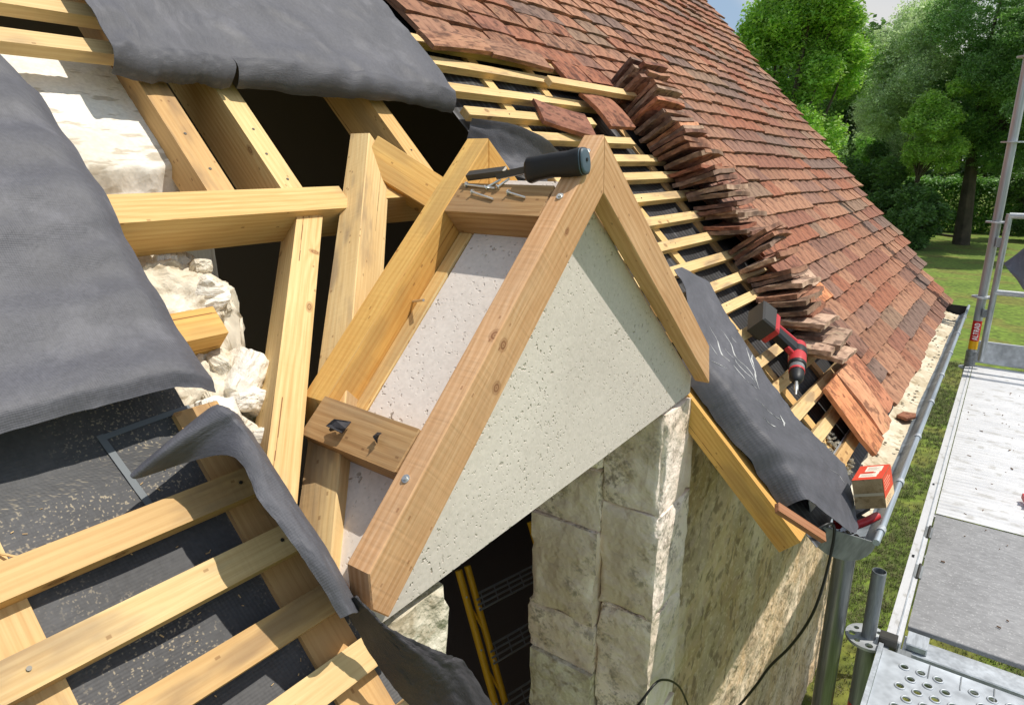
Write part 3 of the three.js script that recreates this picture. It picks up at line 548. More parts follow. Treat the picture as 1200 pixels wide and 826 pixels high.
// ------------------------------------------------------------------ clay tiles
function tileGeo(w, L, k) {
  const t = 0.018, nx = 4, ny = 4, p = [], c = (i, j, top) => {
    const x = (i / nx - 0.5) * w, y = j / ny * L, e = (i === 0 || i === nx || j === 0 || j === ny) ? 1 : 0;
    const dx = e * 0.007 * n3(y * 30 + k, i, k), dy = (j === 0 ? 0.012 : 0.006) * e * n3(x * 32 + k * 3, j, k + 3);
    const h = 0.010 * (0.25 - (x / w) ** 2) * 1.2 + 0.010 * (k % 3 - 0.4) * 4 * (y / L) * (1 - y / L) * 0.5 + 0.005 * n3(x * 18 + k, y * 18, k + 6);
    return V(x + dx, y + dy, (top ? t - 0.003 * (e ? 1 : 0) : 0) + h + 0.002 * n3(x * 30, y * 30 + k, k + (top ? 8 : 9)));
  };
  const tri = new Tri(), q = (a, b, cc, d, ua, ub, uc, ud) => { tri.tri(a, b, cc, ua, ub, uc); tri.tri(a, cc, d, ua, uc, ud); };
  const uv = (i, j) => [i / nx * 0.55 + k * 0.23, j / ny * 0.75 + k * 0.37];
  for (let j = 0; j < ny; j++) for (let i = 0; i < nx; i++) {
    q(c(i, j, 1), c(i + 1, j, 1), c(i + 1, j + 1, 1), c(i, j + 1, 1), uv(i, j), uv(i + 1, j), uv(i + 1, j + 1), uv(i, j + 1));
    q(c(i, j + 1, 0), c(i + 1, j + 1, 0), c(i + 1, j, 0), c(i, j, 0), uv(i, j), uv(i + 1, j), uv(i + 1, j + 1), uv(i, j + 1));
  }
  const rim = []; for (let i = 0; i < nx; i++) rim.push([i, 0, i + 1, 0]); for (let j = 0; j < ny; j++) rim.push([nx, j, nx, j + 1]);
  for (let i = nx; i > 0; i--) rim.push([i, ny, i - 1, ny]); for (let j = ny; j > 0; j--) rim.push([0, j, 0, j - 1]);
  rim.forEach(([i, j, a, b], n) => q(c(i, j, 0), c(a, b, 0), c(a, b, 1), c(i, j, 1), [n * 0.06, 0], [n * 0.06 + 0.06, 0], [n * 0.06 + 0.06, 0.05], [n * 0.06, 0.05]));
  return tri.geo();
}
const TW = 0.195, TL = 0.265;
const TILES = []; for (let k = 0; k < 8; k++) TILES.push(tileGeo(TW, TL, k));
const basis = (X, Y, Zv, o) => new THREE.Matrix4().makeBasis(X, Y, Zv).setPosition(o);
const ZM = V(0, 0, -1);
function onRoof(s, z, h, tilt = 0, yaw = 0, rollA = 0) {   // tail centre at s, z, h; tilt lifts the tail
  const y = U.clone().multiplyScalar(Math.cos(tilt)).addScaledVector(N, -Math.sin(tilt)), x = ZM.clone();
  x.applyAxisAngle(N, yaw); y.applyAxisAngle(N, yaw); x.applyAxisAngle(y, rollA);
  return basis(x, y, x.clone().cross(y), R(s, z, h));
}
const setM = (o, m) => { m.decompose(o.position, o.quaternion, o.scale); return o; };
{
  const roof = thing('tile_roof', 'old roof slope of small flat red-brown clay tiles', 'tiled roof');
  const list = [];
  const edge = along([[0, -2.98], [0.30, -3.0], [0.31, -2.98], [0.5, -2.92], [1.60, -2.83], [1.61, -2.70], [1.66, -2.68], [1.70, -2.52], [1.76, -2.50], [1.765, -2.44], [1.87, -2.42], [1.875, -1.72], [2.34, -1.68], [2.345, 1.6], [5, 1.6]]);
  for (let r = 0; r < 44; r++) {
    const s = 0.01 + 0.0985 * r, z1 = -5.70 - 0.30 * Math.min(s, 3.6) + rr(-0.03, 0.03);
    let z = edge(s) + rr(-0.01, 0.01), ti = Math.floor(rnd() * CLAYS.length), dz = 0, dt = 0, run = 0, w;
    while (z > z1) {
      if (run-- <= 0) { run = Math.floor(rr(0, 2.6)); ti = Math.floor(rnd() * CLAYS.length); dz = rr(-0.011, 0.011); dt = rr(-0.016, 0.016); }
      w = rr(0.93, 1.06);
      const sag = 0.012 * Math.sin(z * 1.7 + s) + 0.01 * n3(z * 1.3, s * 1.5, 181);
      list.push({ s: s + dz * 0.9 + 0.006 * n3(z * 2, s * 9, 185), z: z - TW * w / 2, h: -0.012 + sag + rr(-0.002, 0.002), tilt: 0.135 + dt, yaw: rr(-0.012, 0.012), roll: rr(-0.02, 0.02), ti, w, k: Math.floor(rnd() * 8) });
      z -= TW * w + rr(0.0005, 0.0035);
    }
  }
  const eye = camera.position;
  for (const t of list) {
    t.m = onRoof(t.s, t.z, t.h, t.tilt, t.yaw, t.roll).multiply(new THREE.Matrix4().makeScale(t.w, 1, 1));
    const p = R(t.s, t.z, 0).project(camera); t.seen = Math.abs(p.x) < 1.05 && Math.abs(p.y) < 1.05 && p.z < 1; t.d = R(t.s, t.z, 0).distanceTo(eye);
  }
  list.sort((a, b) => (b.seen - a.seen) || a.d - b.d);
  let pale = null, orange = null;
  for (const t of list.slice(0, 300)) { const q = (t.s - 0.70) ** 2 + (t.z + 4.1) ** 2; if (!pale || q < pale.q) pale = { q, t }; const o = (t.s - 0.22) ** 2 + (t.z + 4.35) ** 2; if (!orange || o < orange.q) orange = { q: o, t }; }
  list.slice(0, 300).forEach((t) => { setM(part(roof, 'tile', TILES[t.k], t === pale.t ? CLAY_PALE[0] : t === orange.t ? CLAY_ORANGE[0] : CLAYS[t.ti]), t.m); });
  const rest = list.slice(300), im = new THREE.InstancedMesh(TILES[3], std({ map: tileMap, bumpMap: tileBump, bumpScale: 0.003, roughness: 0.9 }), rest.length);
  rest.forEach((t, i) => { im.setMatrixAt(i, t.m); im.setColorAt(i, CLAYS[t.ti].color); });
  im.name = 'farther_tiles'; im.userData.kind = 'stuff'; shade(im); roof.add(im);
  part(roof, 'back_slope', prism([P(-3.2, 2.03, 2.4), P(-3.2, 2.03, -6.6), P(-6.6, -0.9, -6.6), P(-6.6, -0.9, 2.4)], V(0, -0.06, 0)), CLAYS[0]);
  for (let z = 2.0; z > -6.6; z -= 0.4) part(roof, 'ridge_tile', (() => { const g = new THREE.CylinderGeometry(0.11, 0.12, 0.42, 10, 1, true, 0, Math.PI); g.rotateZ(Math.PI / 2); g.rotateY(Math.PI / 2); return g.translate(-3.2, 2.0 + EYE, z); })(), std({ color: CLAYS[1].color, roughness: 0.9, side: THREE.DoubleSide }));
  settle(roof);
}
// salvaged tiles standing on edge, leaning down the slope
{
  const lean = (k, s, zl, phi, yaw, mat, label, group, dh = -0.02) => {
    const w = N.clone().multiplyScalar(Math.cos(phi)).addScaledVector(U, -Math.sin(phi)), y = ZM.clone().applyAxisAngle(N, yaw), x = w.clone();
    x.addScaledVector(y, -x.dot(y)).normalize();
    const o = thing('roof_tile', label, 'roof tile', group);
    part(o, 'tile_body', TILES[k], mat);
    const hs2 = rr(0.70, 0.92), q = R(s, zl, dh).addScaledVector(x, TW / 2 * hs2), turn = rnd() < 0.5 ? 1 : -1;
    return [o, basis(x.clone().multiplyScalar(turn), y, x.clone().multiplyScalar(turn).cross(y), q), hs2];
  };
  const place = ([o, m, h]) => { m.scale(V(h, rr(0.82, 1.0), rr(0.95, 1.25))); setM(o, m); };
  const tone = () => { const r = rnd(); return r < 0.30 ? CLAY_PALE[Math.floor(rnd() * 3)] : r < 0.36 ? CLAY_ORANGE[Math.floor(rnd() * 3)] : CLAYS[Math.floor(rnd() * CLAYS.length)]; };
  const run = (n, s0, s1, phi, zf, where, group) => {
    let s = s0;
    for (let i = 0; i < n; i++) {
      const t = i / (n - 1); s = mix(s0, s1, Math.pow(t, 0.95)) + rr(-0.004, 0.004);
      place(lean(Math.floor(rnd() * 8), s, zf(t) + rr(-0.035, 0.035), phi(t) + rr(-0.05, 0.05), rr(-0.07, 0.07), tone(), `${ord(i)} clay tile from the ridge end of the ${where}`, group));
    }
  };
  run(34, 1.80, 0.965, along([[0, 0.0], [0.3, 0.10], [0.5, 0.36], [0.75, 0.56], [1, 0.70]]), along([[0, -2.82], [0.3, -2.72], [1, -2.64]]), 'upper row of leaning salvaged tiles', 'salvaged tiles leaning in the upper row');
  run(22, 0.86, 0.425, along([[0, 0.10], [0.25, 0.42], [0.6, 0.64], [1, 0.80]]), along([[0, -2.66], [1, -2.50]]), 'lower row of leaning salvaged tiles near the drill', 'salvaged tiles leaning in the lower row');
  // tiles lying about
  const lie = (s, z, h, tilt, yaw, mat, label, k, sx = 1, sy = 1) => { const o = thing('roof_tile', label, 'roof tile'); part(o, 'tile_body', TILES[k], mat); setM(o, onRoof(s, z, h, tilt, yaw).multiply(new THREE.Matrix4().makeScale(sx, sy, 1))); };
  lie(0.015, -2.455, 0.012, -0.05, 0.02, CLAY_ORANGE[0], 'orange tile nearest the dormer of three laid at the eave', 0, 0.9);
  lie(0.02, -2.635, 0.014, -0.04, -0.02, CLAY_ORANGE[1], 'middle pale orange tile of three laid at the eave', 2, 0.92);
  lie(0.045, -2.82, 0.012, -0.02, 0.01, CLAY_ORANGE[2], 'orange brown eave tile farthest from the dormer of three, tucked against the finished rows', 4, 0.95);
  lie(0.25, -3.02, 0.02, 0.10, 0.0, CLAYS[3], 'dark brown tile jutting at the end of a finished row above the eave tiles', 1);
  lie(1.50, -2.53, 0.004, 0.05, 0.03, CLAYS[0], 'flat tile lying on the battens under the lath offcut', 5, 1.1, 0.72);
  lie(1.49, -2.25, 0.006, 0.1, 1.2, CLAYS[1], 'broken tile lying behind the tip of the front dormer gable', 6, 0.6, 0.9);
  lie(1.80, -1.82, 0.004, 0.08, 0.1, CLAYS[6], 'broken tile strip on the battens beside the rolled felt', 1, 1.7, 0.30);
  lie(1.795, -2.15, 0.004, 0.06, -0.06, CLAYS[4], 'thin broken tile strip under the last course above the bare battens', 3, 1.8, 0.34);
}
{
  const b = thing('lath_offcut', 'short loose lath lying across the tile ends above the stack', 'lath');
  part(b, 'lath', bar(R(1.708, -2.20, 0.03), R(1.688, -2.845, 0.045), 0.036, 0.024, N), lath); settle(b);
}

// ------------------------------------------------------------------ gutter and downpipe
{
  const g = thing('gutter', 'half round zinc gutter along the eave with whitish deposit inside', 'gutter');
  const cx = -0.246, cy = -0.985, r = 0.084, z0 = -1.90, z1 = -5.78;
  part(g, 'trough', surf(24, 40, (u, v) => { const a = Math.PI * (1 + u); return P(cx + r * Math.cos(a), cy + r * Math.sin(a) * 0.95, mix(z0, z1, v) ); }, { thick: 0.002, su: 0.3, sv: 6 }), zinc);
  part(g, 'rolled_lip', rod(P(cx + r + 0.004, cy + 0.004, z0 + 0.012), P(cx + r + 0.004, cy + 0.004, z1), 0.009), zinc);
  const disc = (z, t) => { const pts = []; for (let i = 0; i <= 16; i++) { const a = Math.PI * (1 + i / 16); pts.push(P(cx + (r + 0.003) * Math.cos(a), cy + (r + 0.003) * Math.sin(a) * 0.95, z)); } pts[0].y += 0.004; return prism(pts, V(0, 0, t), { b: 0.001 }); };
  part(g, 'end_cap', disc(z0 + 0.004, -0.003), std({ map: galvMap, color: new THREE.Color().setRGB(0.62, 0.63, 0.60), roughness: 0.55, metalness: 0.2 }));
  part(g, 'end_cap', disc(z1, -0.004), blackRubber);
  part(g, 'eave_flashing', surf(2, 30, (u, v) => P(mix(-0.345, cx - r + 0.012, u), mix(-0.895, cy - 0.015, u), mix(z0, z1, v)), { thick: 0.002 }), zinc);
  for (const z of [-1.965, -2.33, -2.79, -3.26, -3.73, -4.22, -4.76, -5.3]) {
    const b = []; b.push(surf(14, 1, (u, v) => { const a = Math.PI * (1 + u); return P(cx + (r + 0.004) * Math.cos(a), cy + (r + 0.004) * Math.sin(a) * 0.95, z + 0.012 - 0.024 * v); }, { thick: 0.003 }));
    b.push(surf(10, 1, (u, v) => { const a = -1.8 + 4.6 * u; return P(cx + r + 0.004 + 0.0125 * Math.cos(a), cy + 0.004 + 0.0125 * Math.sin(a), z - 0.012 + 0.024 * v); }, { thick: 0.002 }));
    part(g, 'bracket', mergeGeometries(b), alu);
  }
  const dep = std({ map: limeMap, color: new THREE.Color().setRGB(1, 0.98, 0.96), bumpMap: limeBump, bumpScale: 0.006, roughness: 0.95 });
  part(g, 'deposit', surf(14, 160, (u, v) => { const z = mix(-2.16, z1 + 0.03, v), wd = 0.062 + 0.014 * n3(z * 4, 3, 201), x = cx - 0.026 + (u - 0.5) * 2 * wd, dx = (x - cx) / r; return P(x, cy - 0.95 * r * Math.sqrt(Math.max(0.02, 1 - dx * dx)) + 0.008 + 0.018 * Math.sin(u * Math.PI) + 0.008 * n3(x * 90, z * 40, 203), z); }, { su: 0.2, sv: 6 }), dep).userData.kind = 'stuff';
  const bits = []; for (let i = 0; i < 100; i++) { const near = i < 60, z = near ? rr(-2.05, -1.91) : rr(-5.6, -2.2), x = cx + rr(-0.05, 0.035), s = rr(0.003, near ? 0.011 : 0.008); const q = new THREE.IcosahedronGeometry(s, 0); q.scale(1, 0.6, rr(0.7, 1.4)); q.rotateY(rr(0, 6)); q.translate(x, EYE + cy - (near ? 0.062 : 0.045), z); bits.push(q); }
  part(g, 'mortar_crumbs', mergeGeometries(bits), lime).userData.kind = 'stuff';
  const cr = []; for (let i = 0; i < 150; i++) { const q = new THREE.IcosahedronGeometry(rr(0.003, 0.010), 0); q.scale(rr(0.7, 1.4), 0.7, rr(0.7, 1.4)); q.rotateY(rr(0, 6)); const o = R(rr(0.02, 0.17), rr(-2.36, -2.14), -0.038); q.translate(o.x, o.y, o.z); cr.push(q); }
  part(g, 'mortar_crumbs', mergeGeometries(cr), lime).userData.kind = 'stuff';
  settle(g);
  const dp = thing('downpipe', 'shiny dark zinc downpipe below the near end of the gutter', 'downpipe');
  part(dp, 'pipe', rod(P(-0.238, -1.05, -1.975), P(-0.238, -EYE, -1.975), 0.029, 28), zincDark);
  for (const y of [-1.66, -3.2]) part(dp, 'clamp', new THREE.TorusGeometry(0.031, 0.005, 8, 28).rotateX(Math.PI / 2).translate(-0.238, y + EYE, -1.975), galvDull);
  settle(dp);
  const sh = thing('tile_shard', 'small red brown tile shard lying in the gutter', 'tile shard');
  part(sh, 'shard', prism([P(-0.265, -1.03, -3.12), P(-0.225, -1.03, -3.10), P(-0.196, -1.028, -3.14), P(-0.20, -1.03, -3.19), P(-0.25, -1.03, -3.18)], V(0, 0.014, 0), { b: 0.003, us: 0.3, vs: 0.3 }), CLAYS[0]); settle(sh);
}

// ------------------------------------------------------------------ screw box, pliers, cables
{
  const lab = (() => {
    const c = document.createElement('canvas'); c.width = 256; c.height = 256; const x = c.getContext('2d');
    x.fillStyle = '#d8472c'; x.fillRect(0, 0, 256, 256); x.fillStyle = '#efe2cf'; x.fillRect(70, 22, 140, 92); x.fillRect(44, 150, 150, 62); x.fillRect(150, 100, 50, 70);
    x.fillStyle = '#b93a25'; x.fillRect(60, 128, 110, 20); x.fillStyle = '#5a4a42'; for (let i = 0; i < 5; i++) x.fillRect(84, 38 + i * 13, 70 + (i * 37) % 50, 4); for (let i = 0; i < 3; i++) x.fillRect(56, 164 + i * 14, 90 + (i * 29) % 40, 4);
    const t = new THREE.CanvasTexture(c); t.colorSpace = THREE.SRGBColorSpace; return t;
  })();
  const lab2 = (() => {
    const c = document.createElement('canvas'); c.width = 256; c.height = 256; const x = c.getContext('2d');
    x.fillStyle = '#dc4c2e'; x.fillRect(0, 0, 256, 256); x.fillStyle = '#e9c9a0'; x.fillRect(0, 176, 256, 80); x.fillStyle = '#f0a58e'; for (let i = 0; i < 4; i++) x.fillRect(30, 34 + i * 26, 120 + (i * 53) % 70, 9); x.fillStyle = '#7b4a33'; for (let i = 0; i < 3; i++) x.fillRect(40, 194 + i * 18, 90 + (i * 41) % 60, 5);
    const t = new THREE.CanvasTexture(c); t.colorSpace = THREE.SRGBColorSpace; return t;
  })();
  const o = thing('cardboard_box', 'orange and brown cardboard screw box standing at the gutter end', 'box');
  const A = P(-0.230, -0.948, -1.985), B = P(-0.157, -0.923, -1.992), uu = B.clone().sub(A), h = V(-0.021, 0.083, 0);
  const kraft = std({ map: limeMap, color: new THREE.Color().setRGB(0.50, 0.40, 0.30), roughness: 0.9 });
  part(o, 'carton', prism([A, B, B.clone().add(h), A.clone().add(h)], V(0.006, 0.012, -0.088), { b: 0.0012, us: 0.3, vs: 0.3 }), kraft);
  const dd = V(0.006, 0.012, -0.088);
  const quad = (a, b, c, d, n) => surf(1, 1, (u, v) => a.clone().lerp(b, u).lerp(d.clone().lerp(c, u), v).addScaledVector(n, 0.0012), {});
  const At = A.clone().add(h), Bt = B.clone().add(h);
  part(o, 'top_print', quad(At, Bt, Bt.clone().add(dd), At.clone().add(dd), V(0, 1, 0)), std({ map: lab, roughness: 0.6, side: THREE.DoubleSide }));
  part(o, 'side_print', quad(B, B.clone().add(dd), Bt.clone().add(dd), Bt, uu.clone().normalize()), std({ map: lab2, roughness: 0.6, side: THREE.DoubleSide }));
  part(o, 'tape', quad(A.clone().lerp(At, 0.44), B.clone().lerp(Bt, 0.44), B.clone().lerp(Bt, 0.54), A.clone().lerp(At, 0.54), dd.clone().normalize().negate()), std({ color: new THREE.Color().setRGB(0.40, 0.33, 0.26), roughness: 0.35, side: THREE.DoubleSide }));
  settle(o);
  const pl = thing('hand_tool', 'red handled tool lying in the gutter under the box', 'tool');
  part(pl, 'handle', tube([P(-0.262, -0.985, -1.93), P(-0.268, -0.975, -1.965), P(-0.27, -0.97, -2.0), P(-0.262, -0.97, -2.05)], 0.013, 20), redPlastic);
  part(pl, 'handle', tube([P(-0.225, -1.0, -1.99), P(-0.20, -0.99, -2.02), P(-0.18, -0.985, -2.06)], 0.012, 20), redPlastic);
  part(pl, 'jaw', bar(P(-0.25, -0.985, -2.02), P(-0.22, -0.985, -2.12), 0.03, 0.014, V(0, 1, 0)), blackRubber); settle(pl);
  const c1 = thing('cable', 'black cable hanging over the gutter end and down the wall', 'cable');
  part(c1, 'wire', tube([P(-0.30, -0.955, -1.80), P(-0.272, -0.938, -1.835), P(-0.262, -0.97, -1.88), P(-0.262, -1.08, -1.87), P(-0.285, -1.25, -1.885), P(-0.34, -1.42, -1.93), P(-0.40, -1.55, -1.96), P(-0.44, -1.66, -1.98), P(-0.50, -1.78, -1.95), P(-0.58, -1.84, -1.85), P(-0.63, -1.9, -1.75)], 0.0042, 90), cableBlack); settle(c1);
  const c2 = thing('cable', 'thin black cable looped over the worn doorway jamb', 'cable');
  part(c2, 'wire', tube([P(-0.78, -1.9, -1.50), P(-0.70, -1.62, -1.52), P(-0.648, -1.505, -1.553), P(-0.632, -1.475, -1.60), P(-0.63, -1.52, -1.68), P(-0.63, -1.60, -1.77), P(-0.66, -1.80, -1.95), P(-0.665, -2.2, -2.2)], 0.0035, 70), cableBlack); settle(c2);
}

// ------------------------------------------------------------------ cordless drill lying on the battens
{
  const o = thing('cordless_drill', 'red and black cordless drill driver lying on the right hand battens', 'drill');
  const C = R(0.405, -2.30, 0.045), a = U.clone().multiplyScalar(-0.40).addScaledVector(Z1, 0.92).addScaledVector(N, -0.05).normalize();
  const b = U.clone().multiplyScalar(0.80).addScaledVector(Z1, 0.42); b.addScaledVector(a, -0.35 * b.dot(a)).normalize();
  const w = a.clone().cross(b).normalize();
  const q = (x, y, z) => C.clone().addScaledVector(a, x).addScaledVector(b, y).addScaledVector(w, z);
  const loft = (pts, d, m, name, bev = 0.004, lab) => part(o, name, prism(pts, d, { b: bev }), m, lab);
  // motor body
  const lathe = (prof, m, name) => { const g = new THREE.LatheGeometry(prof.map(([r, y]) => new THREE.Vector2(r, y)), 24); g.applyMatrix4(new THREE.Matrix4().makeBasis(w, a, b).setPosition(C)); return part(o, name, g, m); };
  lathe([[0, -0.10], [0.022, -0.10], [0.027, -0.092], [0.029, -0.05], [0.029, 0.01], [0.026, 0.022]], redPlastic, 'motor_housing');
  lathe([[0.0295, -0.062], [0.031, -0.060], [0.031, -0.03], [0.0295, -0.028]], blackRubber, 'grip_ring');
  lathe([[0.026, 0.018], [0.029, 0.022], [0.029, 0.034], [0.024, 0.036]], blackRubber, 'torque_collar');
  lathe([[0.0, 0.034], [0.024, 0.034], [0.024, 0.058], [0.0245, 0.060]], galvDull, 'gear_case');
  lathe([[0.0235, 0.057], [0.025, 0.058], [0.025, 0.067], [0.0235, 0.068]], redPlastic, 'red_ring');
  lathe([[0.022, 0.066], [0.023, 0.072], [0.022, 0.10], [0.015, 0.115], [0.008, 0.120], [0, 0.120]], blackRubber, 'chuck');
  lathe([[0.0055, 0.118], [0.0055, 0.138], [0.007, 0.140], [0.007, 0.160], [0.0035, 0.166], [0.003, 0.185], [0, 0.188]], steelNail, 'driver_bit');
  // handle: black grip with red spine, then the battery
  loft([q(-0.075, 0.01, -0.019), q(-0.018, 0.015, -0.019), q(-0.032, 0.125, -0.016), q(-0.078, 0.125, -0.016)], w.clone().multiplyScalar(0.036), blackRubber, 'grip', 0.008);
  loft([q(-0.09, 0.0, -0.02), q(-0.072, 0.0, -0.02), q(-0.075, 0.12, -0.017), q(-0.090, 0.12, -0.017)], w.clone().multiplyScalar(0.038), redPlastic, 'grip_spine', 0.005);
  loft([q(-0.026, 0.022, -0.010), q(-0.008, 0.022, -0.010), q(-0.016, 0.052, -0.010), q(-0.030, 0.052, -0.010)], w.clone().multiplyScalar(0.02), redPlastic, 'trigger', 0.003);
  loft([q(-0.105, 0.115, -0.032), q(-0.005, 0.115, -0.032), q(-0.005, 0.138, -0.034), q(-0.108, 0.138, -0.034)], w.clone().multiplyScalar(0.068), redPlastic, 'battery_foot', 0.006);
  const bat = loft([q(-0.118, 0.138, -0.038), q(0.005, 0.138, -0.038), q(0.005, 0.195, -0.036), q(-0.112, 0.20, -0.036)], w.clone().multiplyScalar(0.076), greyRubber.clone(), 'battery', 0.006);
  bat.material.color.setRGB(0.035, 0.033, 0.032);
  for (let i = 0; i < 3; i++) part(bat, 'rib', prism([q(-0.11 + i * 0.036, 0.148, 0.038), q(-0.085 + i * 0.036, 0.148, 0.038), q(-0.085 + i * 0.036, 0.188, 0.038), q(-0.11 + i * 0.036, 0.188, 0.038)], w.clone().multiplyScalar(0.003), { b: 0.001 }), darkSteel);
  settle(o);
}

// ------------------------------------------------------------------ hand tool and nails on the dormer ridge
{
  const o = thing('hand_tool', 'hand tool with thick black rubber grip lying across the dormer ridge', 'hand tool');
  const E1 = P(-0.596, 0.001, -1.030), E0 = P(-0.80, -0.026, -1.018), d = E0.clone().sub(E1).normalize();
  const e1 = V(0, 1, 0).addScaledVector(d, -d.y).normalize(), e2 = d.clone().cross(e1);
  const ring = (t, ry, rz, off = 0) => { const c = E1.clone().addScaledVector(d, t); return [...Array(16)].map((_, i) => { const an = i / 16 * Math.PI * 2, k = 2.8, cx = Math.sign(Math.cos(an)) * Math.abs(Math.cos(an)) ** (2 / k), sx = Math.sign(Math.sin(an)) * Math.abs(Math.sin(an)) ** (2 / k); return c.clone().addScaledVector(e1, ry * sx + off).addScaledVector(e2, rz * cx); }); };
  const skin = (rings) => surf(16, rings.length - 1, (u, v) => rings[Math.round(v * (rings.length - 1))][Math.round(u * 16) % 16].clone(), {});
  part(o, 'grip', skin([ring(0, 0.018, 0.014), ring(0, 0.0225, 0.0175), ring(0.012, 0.0235, 0.0185), ring(0.03, 0.022, 0.0175, -0.001), ring(0.06, 0.021, 0.017, 0.001), ring(0.09, 0.0215, 0.017), ring(0.108, 0.023, 0.0175, -0.002), ring(0.114, 0.018, 0.013, -0.003), ring(0.115, 0.001, 0.001, -0.003)]), std({ color: 0x15171a, roughness: 0.5, side: THREE.DoubleSide }));
  part(o, 'butt', skin([ring(-0.003, 0.0005, 0.0005), ring(-0.003, 0.017, 0.0135), ring(-0.001, 0.021, 0.0165), ring(0.004, 0.0233, 0.0182)]), std({ color: 0x4e5f6b, roughness: 0.5, side: THREE.DoubleSide }));
  part(o, 'shank', bar(E1.clone().addScaledVector(d, 0.11).addScaledVector(e1, 0.006), P(-0.775, -0.020, -1.020), 0.012, 0.012, e1), darkSteel);
  part(o, 'head', bar(P(-0.755, -0.012, -1.020), P(-0.842, -0.022, -1.014), 0.016, 0.012, V(0, 1, 0.6), { b: 0.003 }), darkSteel);
  part(o, 'hang_hole', new THREE.CylinderGeometry(0.003, 0.003, 0.002, 10).applyQuaternion(new THREE.Quaternion().setFromUnitVectors(V(0, 1, 0), d)).translate(E1.x - d.x * 0.0035, E1.y - d.y * 0.0035 + 0.002, E1.z - d.z * 0.0035), cableBlack);
  settle(o);
  const spots = [[-0.835, -0.040, -1.005, 0.10, 0.01], [-0.81, -0.052, -0.992, 0.08, 0.03], [-0.785, -0.044, -1.0, 0.03, -0.06], [-0.76, -0.042, -1.002, 0.02, -0.06], [-0.73, -0.05, -0.994, 0.06, 0.02]];
  spots.forEach(([x, y, z, dx, dz], i) => { const n = thing('nail', `${ord(i)} bright nail from the back of those beside the black grip tool`, 'nail', 'loose nails on the upper purlin'); const on = (q) => 0.045 - 0.952 * (q + 1.104) + 0.005, a = P(x, on(z) + 0.002, z), b = P(x + dx * 0.7, on(z + dz * 0.3), z + dz * 0.3); part(n, 'shank', rod(a, b, 0.0022, 8), steelNail); part(n, 'head', rod(a, a.clone().addScaledVector(b.clone().sub(a).normalize(), 0.002), 0.0055, 12), steelNail); settle(n); });
}

// ------------------------------------------------------------------ stair inside the doorway
{
  const treadGrey = std({ color: new THREE.Color().setRGB(0.30, 0.29, 0.27), roughness: 0.6, metalness: 0.1 });
  const s = thing('step_stair', 'yellow framed attic step stair with grey grated treads inside the doorway', 'stair');
  const stile = (a, b, r = 0.011) => part(s, 'stile', rod(a, b, r, 10), yellowPaint);
  const L = (p, dy) => p.clone().add(V(0.105 * dy, -0.21 * dy, 0.03 * dy));
  const a0 = P(-1.775, -1.78, -2.045), b0 = P(-1.765, -1.78, -2.095);
  stile(a0, L(a0, 4), 0.017); stile(b0, L(b0, 4), 0.016); const c0 = P(-1.60, -1.62, -2.36); stile(c0, L(c0, 4.6), 0.017);
  for (let k = 0; k < 3; k++) part(s, 'brace', rod(L(a0, 0.6 + k * 1.2), L(b0, 1.3 + k * 1.2), 0.007, 8), yellowPaint);
  for (let k = 0; k < 4; k++) {
    const t = part(s, 'tread', rod(P(-1.707, -1.9, -2.081).add(V(0.1 * k, -0.21 * k, 0.03 * k)), P(-1.617, -1.9, -2.46).add(V(0.1 * k, -0.21 * k, 0.03 * k)), 0.006, 8), treadGrey);
    for (let j = 1; j < 4; j++) part(t, 'grate_bar', rod(P(-1.707 + 0.028 * j, -1.9, -2.081 + 0.025 * j).add(V(0.1 * k, -0.21 * k, 0.03 * k)), P(-1.617 + 0.028 * j, -1.9, -2.46 + 0.025 * j).add(V(0.1 * k, -0.21 * k, 0.03 * k)), 0.005, 8), treadGrey);
    for (let j = 0; j < 5; j++) { const q = P(-1.707 + 0.018 * j + 0.006, -1.9, -2.081 - 0.076 * j - 0.03).add(V(0.1 * k, -0.21 * k, 0.03 * k)); part(t, 'grate_bar', rod(q, q.clone().add(V(0.084, 0, 0.075)), 0.003, 6), treadGrey); }
    for (const p of [L(a0, k + 0.5), L(b0, k + 0.8)]) part(s, 'rivet', new THREE.SphereGeometry(0.006, 8, 6).translate(p.x + 0.011, p.y + 0.004, p.z + 0.006), steelNail);
  }
  settle(s);
}

